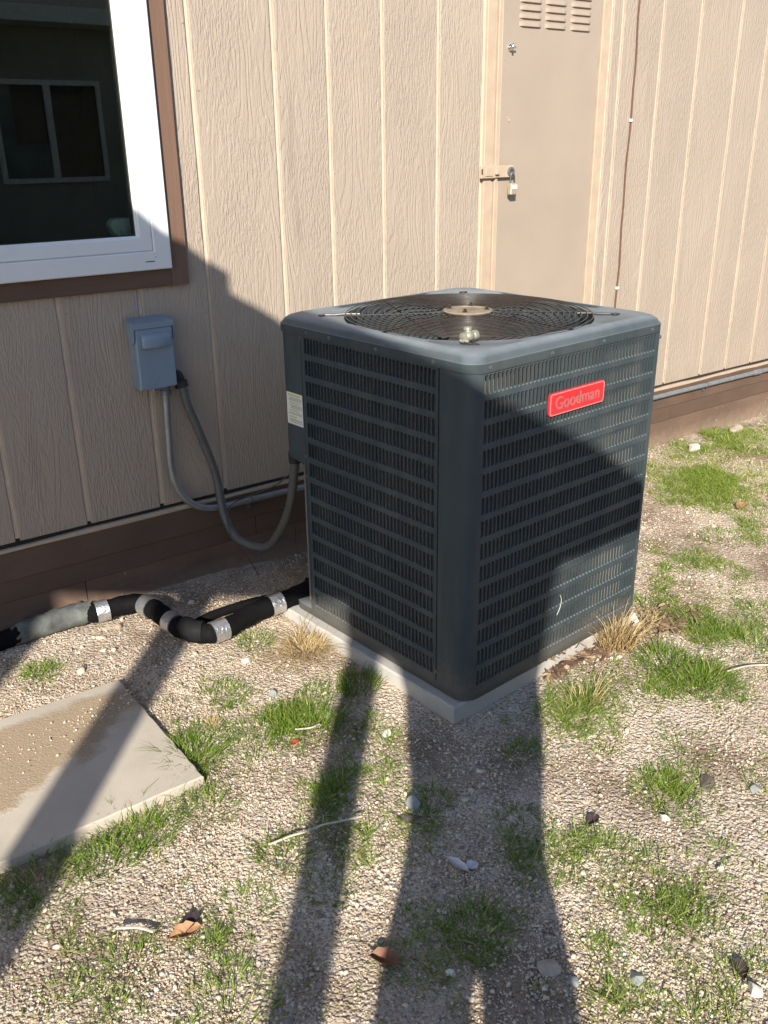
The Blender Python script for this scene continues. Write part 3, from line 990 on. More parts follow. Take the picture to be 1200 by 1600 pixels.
for a in (R(35), R(125), R(215), R(305)):
    link('bolt', btm, mp, (cx + .052 * math.cos(a), cy + .052 * math.sin(a), .966))
# screws along the lip and panel edges
sc_ = MB(); sc_.lathe([(.0058, 0), (.0058, .0008), (.0042, .001), (.0042, .0035), (0, .0042)], (0, 0, 0), (0, 0, 1), 8)
scm = sc_.mesh('screw', m_steel)
def screw(loc, axis):
    o = link('screw', scm, ac, loc)
    o.rotation_euler = Vector((0, 0, 1)).rotation_difference(Vector(axis)).to_euler()
for x in (.05, .27, .475, .69): screw((x, -.0045, .9215), (0, -1, 0))
for y in (.125, .33, .52, .62): screw((-.0045, y, .9215), (-1, 0, 0))
for y, z in ((.652, .905), (.6515, .56), (.652, .50), (.108, .09)): screw((-.0005, y, z), (-1, 0, 0))
for x in (.735,): screw((x, -.0005, .895), (0, -1, 0))
b = MB(); b.box((-.0012, .1095, .9065), (.004, .1135, .9115)); b.build('panel_slot', m_black, ac)
# nameplate
NPX, NPZ = .381, .789
npm = MB()
def rrect(w_, h_, r_, y, seg=5):
    out = []
    for sx, sz, a0 in ((1, 1, 0), (-1, 1, 90), (-1, -1, 180), (1, -1, 270)):
        for k in range(seg + 1):
            a = R(a0 + 90 * k / seg)
            out.append((sx * (w_ / 2 - r_) + r_ * math.cos(a), y, sz * (h_ / 2 - r_) + r_ * math.sin(a)))
    return out
npm.rings([rrect(.222, .059, .009, .001), rrect(.222, .059, .009, -.004), rrect(.219, .056, .0085, -.0055)], cap1=True)
plate = npm.build('nameplate', m_red, ac, loc=(NPX, 0, NPZ))
b = MB(); b.rings([rrect(.2195, .0565, .0085, -.0054), rrect(.2195, .0565, .0085, -.0062), rrect(.2135, .0505, .007, -.0062), rrect(.2135, .0505, .007, -.0054)]); b.build('plate_border', m_redline, plate)
tcv = bpy.data.curves.new('lettering', 'FONT')
tcv.body = 'Goodman'
tcv.size = .046
tcv.align_x = 'CENTER'; tcv.align_y = 'CENTER'
tcv.extrude = .0006
tcv.offset = .0004
tcv.space_character = 1.02
tmp = bpy.data.objects.new('tmp', tcv)
COL.objects.link(tmp)
bpy.context.view_layer.update()
lm = bpy.data.meshes.new_from_object(tmp.evaluated_get(bpy.context.evaluated_depsgraph_get()))
bpy.data.objects.remove(tmp)
lm.name = 'lettering'
lm.materials.clear(); lm.materials.append(m_letter)
wx = [v.co.x for v in lm.vertices]
sx_ = .178 / (max(wx) - min(wx))
for v in lm.vertices:
    v.co = (v.co.x * sx_, -.0062 - v.co.z, v.co.y)
lo = link('lettering', lm, plate)
b = MB(); b.lathe([(.0045, .006), (.0045, .0075), (0, .0085)], (-.001, 0, .001), (0, -1, 0), 10); b.build('plate_rivet', m_chrome, plate, True)
b = MB(); b.tube(bez([(.365, -.0035, .232), (.372, -.004, .215), (.369, -.003, .19), (.357, -.003, .172)], 5), .0009, 5); b.build('straw_scrap', plain('pale_straw', (.6, .58, .5), .7), ac, True)

# brass valve left on the top cover
vl = thing('brass_valve', 'small dusty brass hose valve lying on the air conditioner top', 'valve', (UX + .088, UY + .128, .9565), .5)
vl.location = (.390, -1.088, .9562); vl.scale = (.74, .74, .70)
b = MB()
b.lathe([(.012, -.030), (.0165, -.028), (.0165, -.018), (.013, -.016), (.017, -.010), (.018, .0), (.016, .010), (.013, .014), (.0165, .017), (.0165, .030), (.0125, .031), (.0115, .02), (0, .02)], (0, 0, .0175), (.86, -.5, .06), 16)
b.build('valve_body', m_brass, vl, True, 40)
b = MB(); b.lathe([(.011, 0), (.011, .014), (.014, .016), (.014, .024), (.008, .028), (0, .029)], (0, .002, .022), (.1, .2, 1), 12); b.build('bonnet', m_brass, vl, True, 40)
b = MB(); b.tube([(-.02, .0, .012), (-.036, .004, .008), (-.044, .006, .007)], [.007, .006, .004], 8); b.tube([(-.034, -.012, .007), (-.034, .018, .007)], .0045, 8); b.build('handle', m_brass, vl, True)

# ---------------------------------------------------------------- refrigerant lines
rl = thing('refrigerant_line', 'black foam insulated refrigerant pipe banded with silver tape', 'pipe')
rp = bez([(-.31, -.108, .034), (-.2919, -.1203, .035), (-.211, -.1346, .040), (-.160, -.170, .045), (-.1422, -.2484, .045), (-.1361, -.3311, .045), (-.1208, -.4128, .045), (-.0815, -.4611, .04), (-.0344, -.473, .04), (.1031, -.4418, .045), (.1968, -.44, .05), (.2764, -.4467, .062), (.33, -.455, .075)], 6)
rr = [.0312 + .0014 * math.sin(i * 1.7) + random.uniform(-.0012, .0012) for i in range(len(rp))]
b = MB(); b.tube(rp, rr, 16); b.build('foam_insulation', m_foam, rl, True)
def band(i0, i1, grow=.0022):
    """tape wrapped round the insulation between two points of its centre line"""
    b_ = MB()
    seg = [rp[i0].lerp(rp[i1], k / 6) for k in range(7)]
    b_.tube(seg, [.0325 + grow + .0006 * math.sin(k * 2.5) for k in range(7)], 18)
    b_.build('tape_band', m_tape, rl, True, 60)
def near(p): return min(range(len(rp)), key=lambda i: (rp[i] - Vector(p)).length)
for p_, k in (((-.285, -.1197, .036), 3), ((-.153, -.195, .045), 3), ((-.134, -.352, .045), 3), ((-.045, -.472, .04), 4), ((.165, -.4426, .045), 3)):
    i = near(p_); band(max(0, i - k // 2), min(len(rp) - 1, i + (k + 1) // 2))
b = MB(); b.tube(bez([(-.1212, -.40, .050), (-.105, -.44, .048), (-.085, -.459, .047)], 4), .0335, 14); b.build('tape_scrap', plain('dull_black_tape', (.012, .012, .013), .7, spec=.15), rl, True)
# torn grey sleeve on the left
b = MB()
sp = bez([(-.95, -.105, .004), (-.78, -.098, .008), (-.6164, -.0924, .016), (-.5, -.087, .024), (-.38, -.092, .031), (-.30, -.106, .035)], 8)
rings = []
for i, p_ in enumerate(sp):
    if p_.x < -.545: continue
    t = (sp[min(i + 1, len(sp) - 1)] - sp[max(i - 1, 0)]).normalized()
    sd_ = t.cross(Vector((0, 0, 1))).normalized(); up = sd_.cross(t)
    row = []
    for k in range(15):
        a = R(-120 + 300 * k / 14)
        r_ = .034 + random.uniform(-.0025, .0025) + (.012 * random.random() if k > 11 and i > 24 else 0) - (.010 * random.random() if p_.x < -.52 else 0)
        row.append(tuple(p_ + sd_ * math.cos(a) * r_ + up * math.sin(a) * r_))
    rings.append(row)
b.rings(rings, close=False)
b.build('torn_sleeve', m_sleeve, rl, True, 60)
b = MB(); b.tube([tuple(p_) for p_ in sp], .029, 12); b.build('inner_pipe', m_foam, rl, True)
l2 = thing('liquid_line', 'thin dark pipe lying on the soil behind the foam insulated pipe', 'pipe')
b = MB(); b.tube(bez([(.34, -.38, .06), (.3277, -.3748, .04), (.2496, -.3483, .016), (.1461, -.3185, .010), (.0109, -.3125, .006), (-.06, -.31, -.012), (-.12, -.30, -.04)], 6), .015, 10); b.build('line_tube', m_foam, l2, True)

# ---------------------------------------------------------------- paving slab
ps = tag(None or link('paving_slab', None), 'square concrete stepping slab half covered with sand', 'paving slab')
ps.location = (-.80, -.765, 0)
b = MB()
lp = []
for a, c in (((-.46, -.268), (.435, -.268)), ((.435, -.268), (.432, .265)), ((.432, .265), (-.46, .268)), ((-.46, .268), (-.46, -.268))):
    for k in range(22):
        t = k / 22
        lp.append((a[0] + (c[0] - a[0]) * t + random.uniform(-.0015, .0015), a[1] + (c[1] - a[1]) * t + random.uniform(-.0015, .0015)))
b.rings([[(x, y, -.05) for x, y in lp], [(x, y, .009) for x, y in lp], [(x * .992, y * .988, .0125) for x, y in lp]], cap1=True)
b.build('slab_block', m_slab, ps)

# ---------------------------------------------------------------- what stands out of frame and throws the shadows
pc = thing('patio_cover', 'flat roofed patio cover on posts beside the house', 'patio cover')
roof = [(-3.809, -3.315), (-2.818, -4.156), (-2.75, -4.23), (-2.945, -4.479), (-2.569, -4.839), (-2.376, -4.639), (-2.217, -4.468), (-2.139, -4.411), (-2.041, -4.42), (-1.921, -4.411), (-1.801, -4.4), (-1.737, -4.399), (-1.637, -4.284), (-1.642, -4.195), (-1.674, -4.02), (-1.744, -3.889), (-1.806, -3.774), (-1.843, -3.713), (-1.714, -2.53), (-1.728, -2.461), (-1.752, -2.389), (-1.746, -2.375), (-1.676, -2.297), (-1.693, -2.223), (-1.695, -2.162), (-1.723, -2.13), (-1.711, -1.991), (-1.65, -.6), (-2.6, -1.4)]  # unseen roof; outline and back protrusion shaped to throw the shade edges
b = MB(); b.prism(roof, 2.6, 2.632); b.build('patio_roof', m_metalroof, pc)
b = MB(); b.box((-2.079 - .037, -3.493 - .037, -.05), (-2.079 + .037, -3.493 + .037, 2.598)); b.build('post', m_postwood, pc)
b = MB(); b.box((-2.80 - .045, -3.396 - .045, -.05), (-2.80 + .045, -3.396 + .045, 2.598)); b.build('post', m_postwood, pc)
b = MB(); b.box((-3.166 - .062, -3.078 - .062, -.05), (-3.166 + .062, -3.078 + .062, 2.598)); b.build('post', m_postwood, pc)

nh = thing('neighbour_house', 'neighbouring house with eave and sliding window mirrored in the window glass', 'house', (2.4, -8, 0))
b = MB(); b.box((-8, -6, 0), (6, 0, 2.55)); b.build('wall', m_neigh, nh)
b = MB(); b.prism([(-8.3, -6.4), (6.3, -6.4), (6.3, .45), (-8.3, .45)], 2.552, 2.70); b.build('eave', m_eave, nh)
b = MB(); b.raw([(-8.3, .40, 2.701), (6.3, .40, 2.701), (6.3, -3, 3.4), (-8.3, -3, 3.4), (-8.3, -6.4, 2.701), (6.3, -6.4, 2.701)], [(0, 1, 2, 3), (3, 2, 5, 4), (0, 3, 4), (1, 2, 5)]); b.build('roof', m_shingle, nh)
for x0 in (-.62,):
    f_ = MB()
    def wl(i, y): return [(x0 + i, y, 1.03 + i), (x0 + 1.16 - i, y, 1.03 + i), (x0 + 1.16 - i, y, 2.05 - i), (x0 + i, y, 2.05 - i)]
    f_.rings([wl(0, .002), wl(0, .04), wl(.05, .04), wl(.05, .002)])
    f_.box((x0 + .54, .003, 1.082), (x0 + .61, .045, 1.998))
    wf = f_.build('window', m_eave, nh)
    g = MB(); g.box((x0 + .612, .004, 1.083), (x0 + 1.108, .012, 1.997)); g.build('pane', m_nglass, wf)
    g = MB(); g.box((x0 + .052, .004, 1.083), (x0 + .54, .012, 1.997)); g.build('pane', m_nglass, wf)
    g = MB(); g.box((x0 + .052, .013, 1.083), (x0 + .20, .02, 1.997)); g.box((x0 + .20, .013, 1.083), (x0 + .54, .02, 1.42)); g.build('curtain', m_curtain, wf)

# person taking the picture
SKEL = {}
def person():
    o0 = Vector((-1.183, -2.946, 0))
    fw = Vector((math.sin(R(41)), math.cos(R(41)), 0)); rt = Vector((math.cos(R(41)), -math.sin(R(41)), 0))
    J = {}
    def j(n, s, q, z, r): J[n] = (o0 + rt * s + fw * q + Vector((0, 0, z)), r)
    j('pel', 0, 0, .92, .145); j('waist', 0, .0, 1.02, .140); j('chest', 0, .0, 1.24, .150); j('neck', 0, .02, 1.43, .062); j('head', 0, .04, 1.57, .092); j('crown', 0, .04, 1.65, .080)
    for sg, n in ((-1, 'l'), (1, 'r')):
        j(n + 'hip', sg * .094, 0, .87, .088); j(n + 'thigh', sg * .098, 0, .70, .097); j(n + 'knee', sg * .098, .01, .44, .09); j(n + 'ank', sg * .088, -.02, .08, .074); j(n + 'toe', sg * .092, .14, .03, .045)
        j(n + 'sho', sg * .145, .0, 1.36, .066); j(n + 'elb', (-.205 if sg < 0 else .15), .11, 1.345, .05); j(n + 'wri', sg * .07, .19, 1.34, .032); j(n + 'han', sg * .06, .205, 1.41, .035)
    E = [('pel', 'waist'), ('waist', 'chest'), ('chest', 'neck'), ('neck', 'head'), ('head', 'crown')]
    for n in 'lr':
        E += [('pel', n + 'hip'), (n + 'hip', n + 'thigh'), (n + 'thigh', n + 'knee'), (n + 'knee', n + 'ank'), (n + 'ank', n + 'toe'), ('chest', n + 'sho'), (n + 'sho', n + 'elb'), (n + 'elb', n + 'wri'), (n + 'wri', n + 'han')]
    names = list(J)
    me = bpy.data.meshes.new('person')
    me.from_pydata([J[n][0] for n in names], [(names.index(a), names.index(c)) for a, c in E], [])
    o = link('person', me)
    sk = o.modifiers.new('skin', 'SKIN')
    for i, n in enumerate(names):
        d = me.skin_vertices[0].data[i]
        d.radius = (J[n][1], J[n][1]); d.use_root = (n == 'pel')
    ss = o.modifiers.new('sub', 'SUBSURF'); ss.levels = 2; ss.render_levels = 2
    bpy.context.view_layer.update()
    m2 = bpy.data.meshes.new_from_object(o.evaluated_get(bpy.context.evaluated_depsgraph_get()))
    o.modifiers.clear()
    o.data = m2
    m2.name = 'person'
    m2.materials.clear()
    for m_ in (plain('dark_jacket', (.05, .055, .07), .8), plain('denim', (.06, .08, .14), .85), plain('skin', (.5, .32, .24), .5)): m2.materials.append(m_)
    for p_ in m2.polygons:
        z = p_.center.z
        p_.material_index = 2 if z > 1.43 else (1 if z < .84 else 0)
        p_.use_smooth = True
    tag(o, 'person in dark jacket and jeans standing behind the camera holding up a phone', 'person')
person()
ph = thing('phone', 'dark phone held upright by the person taking the picture', 'phone', (-1.075, -2.749, 1.385), -R(36))
b = MB(); b.box((-.036, -.004, -.075), (.036, .004, .072), bev=.003); b.build('phone_case', m_black, ph)
b = MB(); b.box((-.033, -.0055, -.07), (.033, -.0045, .068)); b.build('screen', m_nglass, ph)

# ---------------------------------------------------------------- stones, leaves, twigs
def rock_mesh(name, size, flat=.6, seed=0, sub=2, mat=None):
    r0 = random.Random(seed)
    bm_ = bmesh.new()
    bmesh.ops.create_icosphere(bm_, subdivisions=3, radius=1)
    cuts = [(Vector((r0.uniform(-1, 1), r0.uniform(-1, 1), r0.uniform(-1, 1))).normalized(), r0.uniform(.38, .78)) for _ in range(11)]
    for v in bm_.verts:
        for n_, d_ in cuts:
            k = v.co.dot(n_)
            if k > d_: v.co -= n_ * (k - d_)
        v.co = Vector((v.co.x * size[0], v.co.y * size[1], v.co.z * size[2]))
    me = bpy.data.meshes.new(name)
    bm_.to_mesh(me); bm_.free()
    me.materials.append(mat)
    me.shade_smooth(); me.set_sharp_from_angle(angle=R(28))
    return me


m_rockg = plain('grey_rock', (.30, .32, .31), .85, var=.25, nscale=40, bump=.5)
m_rockw = plain('pale_rock', (.68, .63, .56), .85, var=.15, nscale=40, bump=.5)
m_rockt = plain('tan_rock', (.42, .36, .29), .85, var=.2, nscale=40, bump=.5)
m_rockd = plain('dark_rock', (.13, .10, .09), .85, var=.25, nscale=40, bump=.5)
def rock(x, y, size, mat, label, cat='stone', seed=1, rot=0):
    o = link('stone', rock_mesh('stone', size, seed=seed, mat=mat), None, (x, y, gzf(x, y) + size[2] * .45), rot)
    tag(o, label, cat)
rock(-.015, -1.393, (.026, .021, .022), m_rockg, 'grey angular stone in the shadow strip near the pad corner', seed=3, rot=.3)
rock(-.045, -1.423, (.036, .020, .008), m_rockd, 'dark flat stone beside the grey angular stone', seed=4, rot=-.4)
rock(.419, -1.758, (.013, .017, .010), m_rockw, 'small white stone on sunlit gravel below the wide grass tuft', seed=5, rot=.5)
rock(-.087, -1.886, (.030, .026, .012), m_rockt, 'rounded tan stone at the right edge of the wide shadow', seed=6, rot=.2)
rock(-.075, -1.935, (.014, .012, .008), m_rockg, 'small grey stone just below the rounded tan stone', seed=16)
rock(.165, -2.150, (.023, .022, .013), m_rockw, 'white stone beside the dark curled leaf', seed=7, rot=1)
rock(.590, -1.742, (.036, .021, .009), m_rockd, 'dark brown flat stone behind the wide grass tuft', seed=8, rot=.6)
rock(.660, -1.830, (.020, .014, .009), m_rockg, 'small grey stone right of the dark brown flat stone', seed=9)
rock(1.035, -1.160, (.032, .026, .040), m_rockw, 'whitish block of stone at the right end of the pad', seed=10, rot=.4)
rock(2.673, -.176, (.040, .034, .034), m_rockw, 'white rock lying by the skirting on the right', seed=11, rot=.2)
rock(3.12, -.10, (.075, .045, .025), m_rockt, 'wide pale rock half buried against the skirting', seed=12, rot=.2)
rock(.100, -1.134, (.024, .018, .009), m_rockw, 'pale stone in the sunlit gap between two shadows', seed=13, rot=.7)
rock(.02, -2.0, (.020, .016, .010), m_rockg, 'grey stone lying just right of the wide shadow edge', seed=14, rot=.8)
rock(-.238, -1.79, (.010, .016, .008), m_rockw, 'small whitish stone inside the wide shadow', seed=15, rot=.2)
rock(-.02, -.60, (.020, .016, .009), m_rockw, 'pale stone left of the drooping straw tuft', seed=17, rot=.2)
rock(-.05, -.80, (.019, .015, .012), m_rockg, 'grey stone between the grass tufts left of the pad', seed=18, rot=.9)


def leaf(x, y, lx, ly, mat, label, rot, curl=.5, cat='leaf', lift=.004, name='dry_leaf'):
    b_ = MB()
    rows = []
    for i in range(11):
        u = -1 + 2 * i / 10
        wd = (1 - u * u) ** .7 * (1 + .12 * math.sin(i * 2.1 + x * 9))
        row = []
        for k in range(7):
            v = -1 + 2 * k / 6
            row.append((u * lx, v * wd * ly, curl * ly * (v * v) * wd + .16 * lx * u * u + .1 * ly * math.sin(3 * u + 2 * v)))
        rows.append(row)
    b_.rings(rows, close=False)
    b_.tube([(-lx * 1.25, 0, .2 * lx), (-lx, 0, .16 * lx), (0, 0, .001), (lx * .95, 0, .15 * lx)], .0009, 5)
    o = b_.build(name, mat, None, True, 80, (x, y, gzf(x, y) + lift), rot)
    tag(o, label, cat)
    return o
m_leafb = plain('brown_leaf', (.20, .085, .045), .6, var=.35, nscale=60, bump=.4)
m_leafo = plain('orange_leaf', (.38, .20, .10), .6, var=.3, nscale=50, bump=.4)
m_leafd = plain('dark_leaf', (.06, .04, .045), .6, var=.3, nscale=50, bump=.3)
m_leafw = plain('bleached_scrap', (.62, .60, .60), .6, var=.15, nscale=50)
leaf(-.325, -1.700, .030, .017, m_leafb, 'rust brown curled pod on the left edge of the wide shadow', R(-58), .9, 'seed pod', .010, 'seed_pod')
leaf(-.593, -1.420, .033, .017, m_leafo, 'orange tan curled leaf on sunlit gravel at lower left', R(-8), .8)
leaf(-.572, -1.402, .022, .014, m_leafd, 'dark crumpled flake standing in for the shadow behind the orange tan curled leaf', R(40), 1.3)  # dark flake added where the orange leaf's cast shade lies
leaf(2.167, -.780, .045, .020, m_leafo, 'small orange leaf on the grass near the skirting', R(20), .7)
leaf(-.062, -1.600, .030, .010, m_leafw, 'bleached curled scrap of bark inside the wide shadow', R(-80), .9, 'bark scrap', .006, 'bark_scrap')
leaf(-.040, -1.620, .016, .012, m_leafw, 'small whitish chip beside the bleached bark scrap', R(-10), .5, 'bark scrap', .006, 'bark_scrap')
leaf(.178, -2.105, .022, .014, m_leafd, 'dark purple curled leaf beside the white stone', R(60), 1.2)
leaf(.274, -1.672, .022, .012, m_leafd, 'narrow dark leaf on open gravel', R(10), .8)
leaf(-.115, -1.035, .014, .010, plain('red_leaf', (.4, .07, .03), .6), 'tiny red leaf on gravel near the big grass patch', R(10), .6)
def twig(pts, r_, label, mat):
    b_ = MB(); b_.tube(bez(pts, 5), r_, 6); tag(b_.build('twig', mat, None, True), label, 'twig')
m_twig = plain('bleached_twig', (.52, .47, .38), .75, var=.2, nscale=60)
twig([(-.3508, -1.3169, .004), (-.3034, -1.3309, .012), (-.2695, -1.3417, .014), (-.232, -1.3475, .016), (-.2006, -1.3637, .02), (-.1497, -1.3766, .016)], .0024, 'long bleached twig lying across the narrow shadow', m_twig)
twig([(1.02, -1.50, .006), (1.10, -1.53, .010), (1.20, -1.60, .006)], .0025, 'pale straight twig right of the tall grass tufts', m_twig)
twig([(-.70, -1.34, .008), (-.665, -1.365, .008), (-.645, -1.39, .006)], .0028, 'short pale stick at the shadow edge on the lower left', m_twig)
twig([(-.09, -.995, .004), (-.06, -1.02, .010), (-.03, -1.015, .006)], .0022, 'thin short twig inside the narrow shadow beside the pad', m_twig)

# ---------------------------------------------------------------- grass
CAMP = np.array([-1.052, -2.717, 1.4])


def blades(n, cx, cy, rb, h, lean, wid, rg, straight=.5, droop=0.0, tint=(.0, .85), dry=.05, centre_lean=True):
    """returns verts (n*7), faces and tint for n tapered bent blades rooted within rb of (cx, cy)"""
    ang = rg.uniform(0, 2 * np.pi, n)
    rad_ = rb * np.sqrt(rg.uniform(0, 1, n))
    x, y = cx + rad_ * np.cos(ang), cy + rad_ * np.sin(ang)
    z = gz(x, y) - .003
    out = ang + rg.normal(0, .7, n) if centre_lean else rg.uniform(0, 2 * np.pi, n)
    ln = lean * (rad_ / max(rb, 1e-6) * .8 + .35) * rg.uniform(.4, 1.3, n) if centre_lean else lean * rg.uniform(.3, 1.4, n)
    hh = h * rg.uniform(.45, 1.1, n)
    dx, dy = np.cos(out), np.sin(out)
    tw = rg.uniform(0, np.pi, n)
    wx, wy = np.cos(tw), np.sin(tw)
    w_ = wid * rg.uniform(.7, 1.3, n)
    hh = hh * np.where(rg.uniform(0, 1, n) < .5, .6, 1.0)
    V = np.empty((n, 7, 3))
    for k, (t, ws) in enumerate(((0, 1.0), (.4, .85), (.75, .55), (1, 0))):
        off = ln * hh * (t * straight + t * t * (1 - straight)) * 1.2
        zz = z + hh * (t - droop * t * t * t) * np.sqrt(np.clip(1 - (.45 * ln * t) ** 2, .15, 1))
        c = np.stack([x + dx * off, y + dy * off, np.maximum(zz, z + .002)], -1)
        s = np.stack([wx * w_ * ws * .5, wy * w_ * ws * .5, np.zeros(n)], -1)
        if k < 3:
            V[:, 2 * k] = c - s; V[:, 2 * k + 1] = c + s
        else:
            V[:, 6] = c
    F = []
    base = (np.arange(n) * 7)[:, None]
    q = np.concatenate([base + np.array([[0, 1, 3, 2]]), base + np.array([[2, 3, 5, 4]])], 0)
    tr = base + np.array([[4, 5, 6]])
    tt = rg.uniform(*tint, n)
    tt = np.where(rg.uniform(0, 1, n) < dry, rg.uniform(.9, 1, n), tt)
    return V.reshape(-1, 3), q, tr, np.repeat(tt, 7)


def fast_mesh(name, verts, quads, tris, tint, mat):
    me = bpy.data.meshes.new(name)
    nv, nq, nt_ = len(verts), len(quads), len(tris)
    me.vertices.add(nv); me.vertices.foreach_set('co', np.asarray(verts, np.float32).ravel())
    me.loops.add(nq * 4 + nt_ * 3)
    me.polygons.add(nq + nt_)
    li = np.concatenate([np.asarray(quads).ravel(), np.asarray(tris).ravel()]).astype(np.int32)
    me.loops.foreach_set('vertex_index', li)
    me.polygons.foreach_set('loop_start', np.concatenate([np.arange(nq) * 4, nq * 4 + np.arange(nt_) * 3]).astype(np.int32))
    a = me.attributes.new('tint', 'FLOAT', 'POINT')
    a.data.foreach_set('value', np.asarray(tint, np.float32))
    me.materials.append(mat)
    me.update(calc_edges=True)
    me.validate()
    return me


def join(parts):
    vs, qs, ts, tt, off = [], [], [], [], 0
    for v, q, t, c in parts:
        vs.append(v); qs.append(q + off); ts.append(t + off); tt.append(c); off += len(v)
    return np.concatenate(vs), np.concatenate(qs), np.concatenate(ts), np.concatenate(tt)


GT = 'green grass tufts in the gravel'
def tuft(x, y, rb, h, n, label, lean=.8, wid=.0032, mat=None, name='grass_tuft', cat='grass tuft', group=GT, dry=.06, tint=(0, .8), droop=.15, straight=.5, sy=1.0, extra=None):
    if mat is None: n, h, rb, wid = int(n * 1.35), h * .58, rb * 1.25, .0023
    v, q, t, c = blades(n, 0, 0, rb, h, lean, wid, rng, straight, droop, tint, dry)
    v[:, 2] -= gz(v[:, 0] * 0, v[:, 1] * 0)
    v[:, 1] *= sy
    o = link(name, fast_mesh(name, v, q, t, c, mat or m_grass), None, (x, y, gzf(x, y)), random.uniform(-.2, .2))
    tag(o, label, cat, group)
    return o


tall = [
    (.170, -.905, .050, .095, 260, 'tall dark green grass tuft against the left side of the pad', .5),
    (.048, -.912, .075, .060, 260, 'green grass patch left of the narrow shadow near the pad', .8),
    (-.02, -.985, .060, .070, 240, 'green grass patch crossing into the narrow shadow', .8),
    (-.077, -1.000, .070, .065, 230, 'broad green grass patch in the sun left of the narrow shadow', .8),
    (-.169, -.963, .075, .070, 280, 'dense green grass patch beside the spidery tuft', .8),
    (-.335, -.930, .055, .115, 230, 'spidery dark green grass tuft spilling over the slab corner', 1.5),
    (-.153, -.719, .060, .060, 190, 'green grass tuft beyond the slab behind the narrow pipe bend', .8),
    (.054, -.526, .045, .065, 170, 'bright green grass tuft beside the foam pipe', .8),
    (-.555, -1.086, .070, .085, 330, 'thick bright green grass tuft on the front edge of the slab', .7),
    (-.64, -1.13, .055, .075, 210, 'green grass tuft at the shadow edge in front of the slab', .9),
    (-.777, -1.106, .070, .080, 240, 'dark grass tuft in shadow at the left end of the slab', .8),
    (-.395, -1.118, .055, .060, 170, 'green grass tuft at the front right corner of the slab', 1.0),
    (-.332, -1.351, .045, .075, 170, 'green grass tuft under the long bleached twig', 1.2),
    (-.147, -1.756, .055, .065, 230, 'dark round grass tuft in the middle of the wide shadow', 1.1),
    (.041, -1.401, .035, .050, 130, 'small dark grass tuft beside the grey angular stone', .9),
    (.324, -1.405, .045, .055, 170, 'grass tuft half in the wide shadow near the pad', .8),
    (.128, -1.600, .060, .045, 180, 'low dark grass patch along the right side of the wide shadow', .9),
    (.945, -1.349, .060, .095, 330, 'tall bright green grass tuft right of the straw clump', .8),
    (.939, -1.473, .075, .100, 360, 'wide bright green grass tuft in front of the tall one', .9),
    (1.224, -1.425, .100, .085, 360, 'spreading green grass tuft at the right edge of the picture', .9),
    (1.136, -1.102, .080, .070, 260, 'green grass tuft behind the white block stone', .8),
    (.509, -1.714, .085, .055, 300, 'wide green grass tuft on open gravel beside the dark brown flat stone', .9),
    (.229, -1.745, .060, .040, 150, 'low sparse grass tuft below the narrow dark leaf', 1.0),
    (.216, -1.951, .045, .055, 170, 'small spiky grass tuft on open gravel at lower right', 1.1),
    (1.855, -.911, .070, .060, 200, 'green grass tuft right of the unit in the middle distance', .8),
    (1.60, -.975, .070, .055, 190, 'yellow green grass tuft just right of the unit', .8),
    (.521, -1.348, .060, .050, 180, 'low bright grass under the sparse straw clump', .8),
    (.754, -1.412, .060, .045, 160, 'low grass tuft in front of the big straw clump', .9),
    (1.42, -1.36, .07, .07, 200, 'green grass tuft at the right border beyond the spreading one', .9),
    (-.60, -1.62, .07, .06, 260, 'green grass tuft at the bottom border left of the narrow shadow', 1.0),
    (-.52, -.30, .05, .035, 130, 'low yellow green grass patch beside the torn sleeve', .9),
    (-.27, -.86, .05, .05, 150, 'green grass tuft on the right edge of the slab', .9),
    (-.47, -1.42, .05, .05, 130, 'sparse grass tuft near the orange tan leaf', 1.2),
    (-.30, -1.48, .04, .055, 110, 'sparse grass tuft left of the narrow shadow lower down', 1.2),
    (-.71, -1.42, .05, .05, 130, 'sparse grass tuft left of the orange tan leaf', 1.1),
    (.03, -2.14, .06, .055, 170, 'grass tuft at the bottom border right of the wide shadow', 1.0),
    (.10, -1.98, .05, .045, 120, 'sparse grass tuft in front of the small spiky tuft at lower right', 1.1),
    (.66, -1.62, .06, .04, 140, 'low grass tuft right of the wide green tuft', 1.0),
    (2.15, -.88, .09, .06, 210, 'green grass tuft beside the small orange leaf', .8),
]
for x, y, rb, h, n, lab, ln in tall:
    tuft(x, y, rb, h, n, lab, ln)
# straw
SG = 'dry straw clumps by the pad'
tuft(.905, -1.195, .055, .185, 420, 'big golden straw clump against the right end of the pad', .55, .0022, m_straw, 'straw_clump', 'dry grass', SG, 0, (0, 1), .35, .6)
tuft(.150, -.655, .050, .110, 330, 'drooping golden straw clump at the left end of the pad', 1.6, .0022, m_straw, 'straw_clump', 'dry grass', SG, 0, (0, 1), .6, .4)
tuft(.608, -1.345, .045, .140, 60, 'sparse pale straw clump in front of the pad', .7, .0022, m_straw, 'straw_clump', 'dry grass', SG, 0, (.3, 1), .3, .6)
tuft(1.08, -1.17, .050, .070, 130, 'low straw clump behind the white block stone', .9, .0022, m_straw, 'straw_clump', 'dry grass', SG, 0, (0, 1), .4, .5)
tuft(-.24, -.84, .022, .055, 50, 'tiny straw clump beside the right edge of the slab', .8, .002, m_straw, 'straw_clump', 'dry grass', SG, 0, (.2, 1), .3, .6)

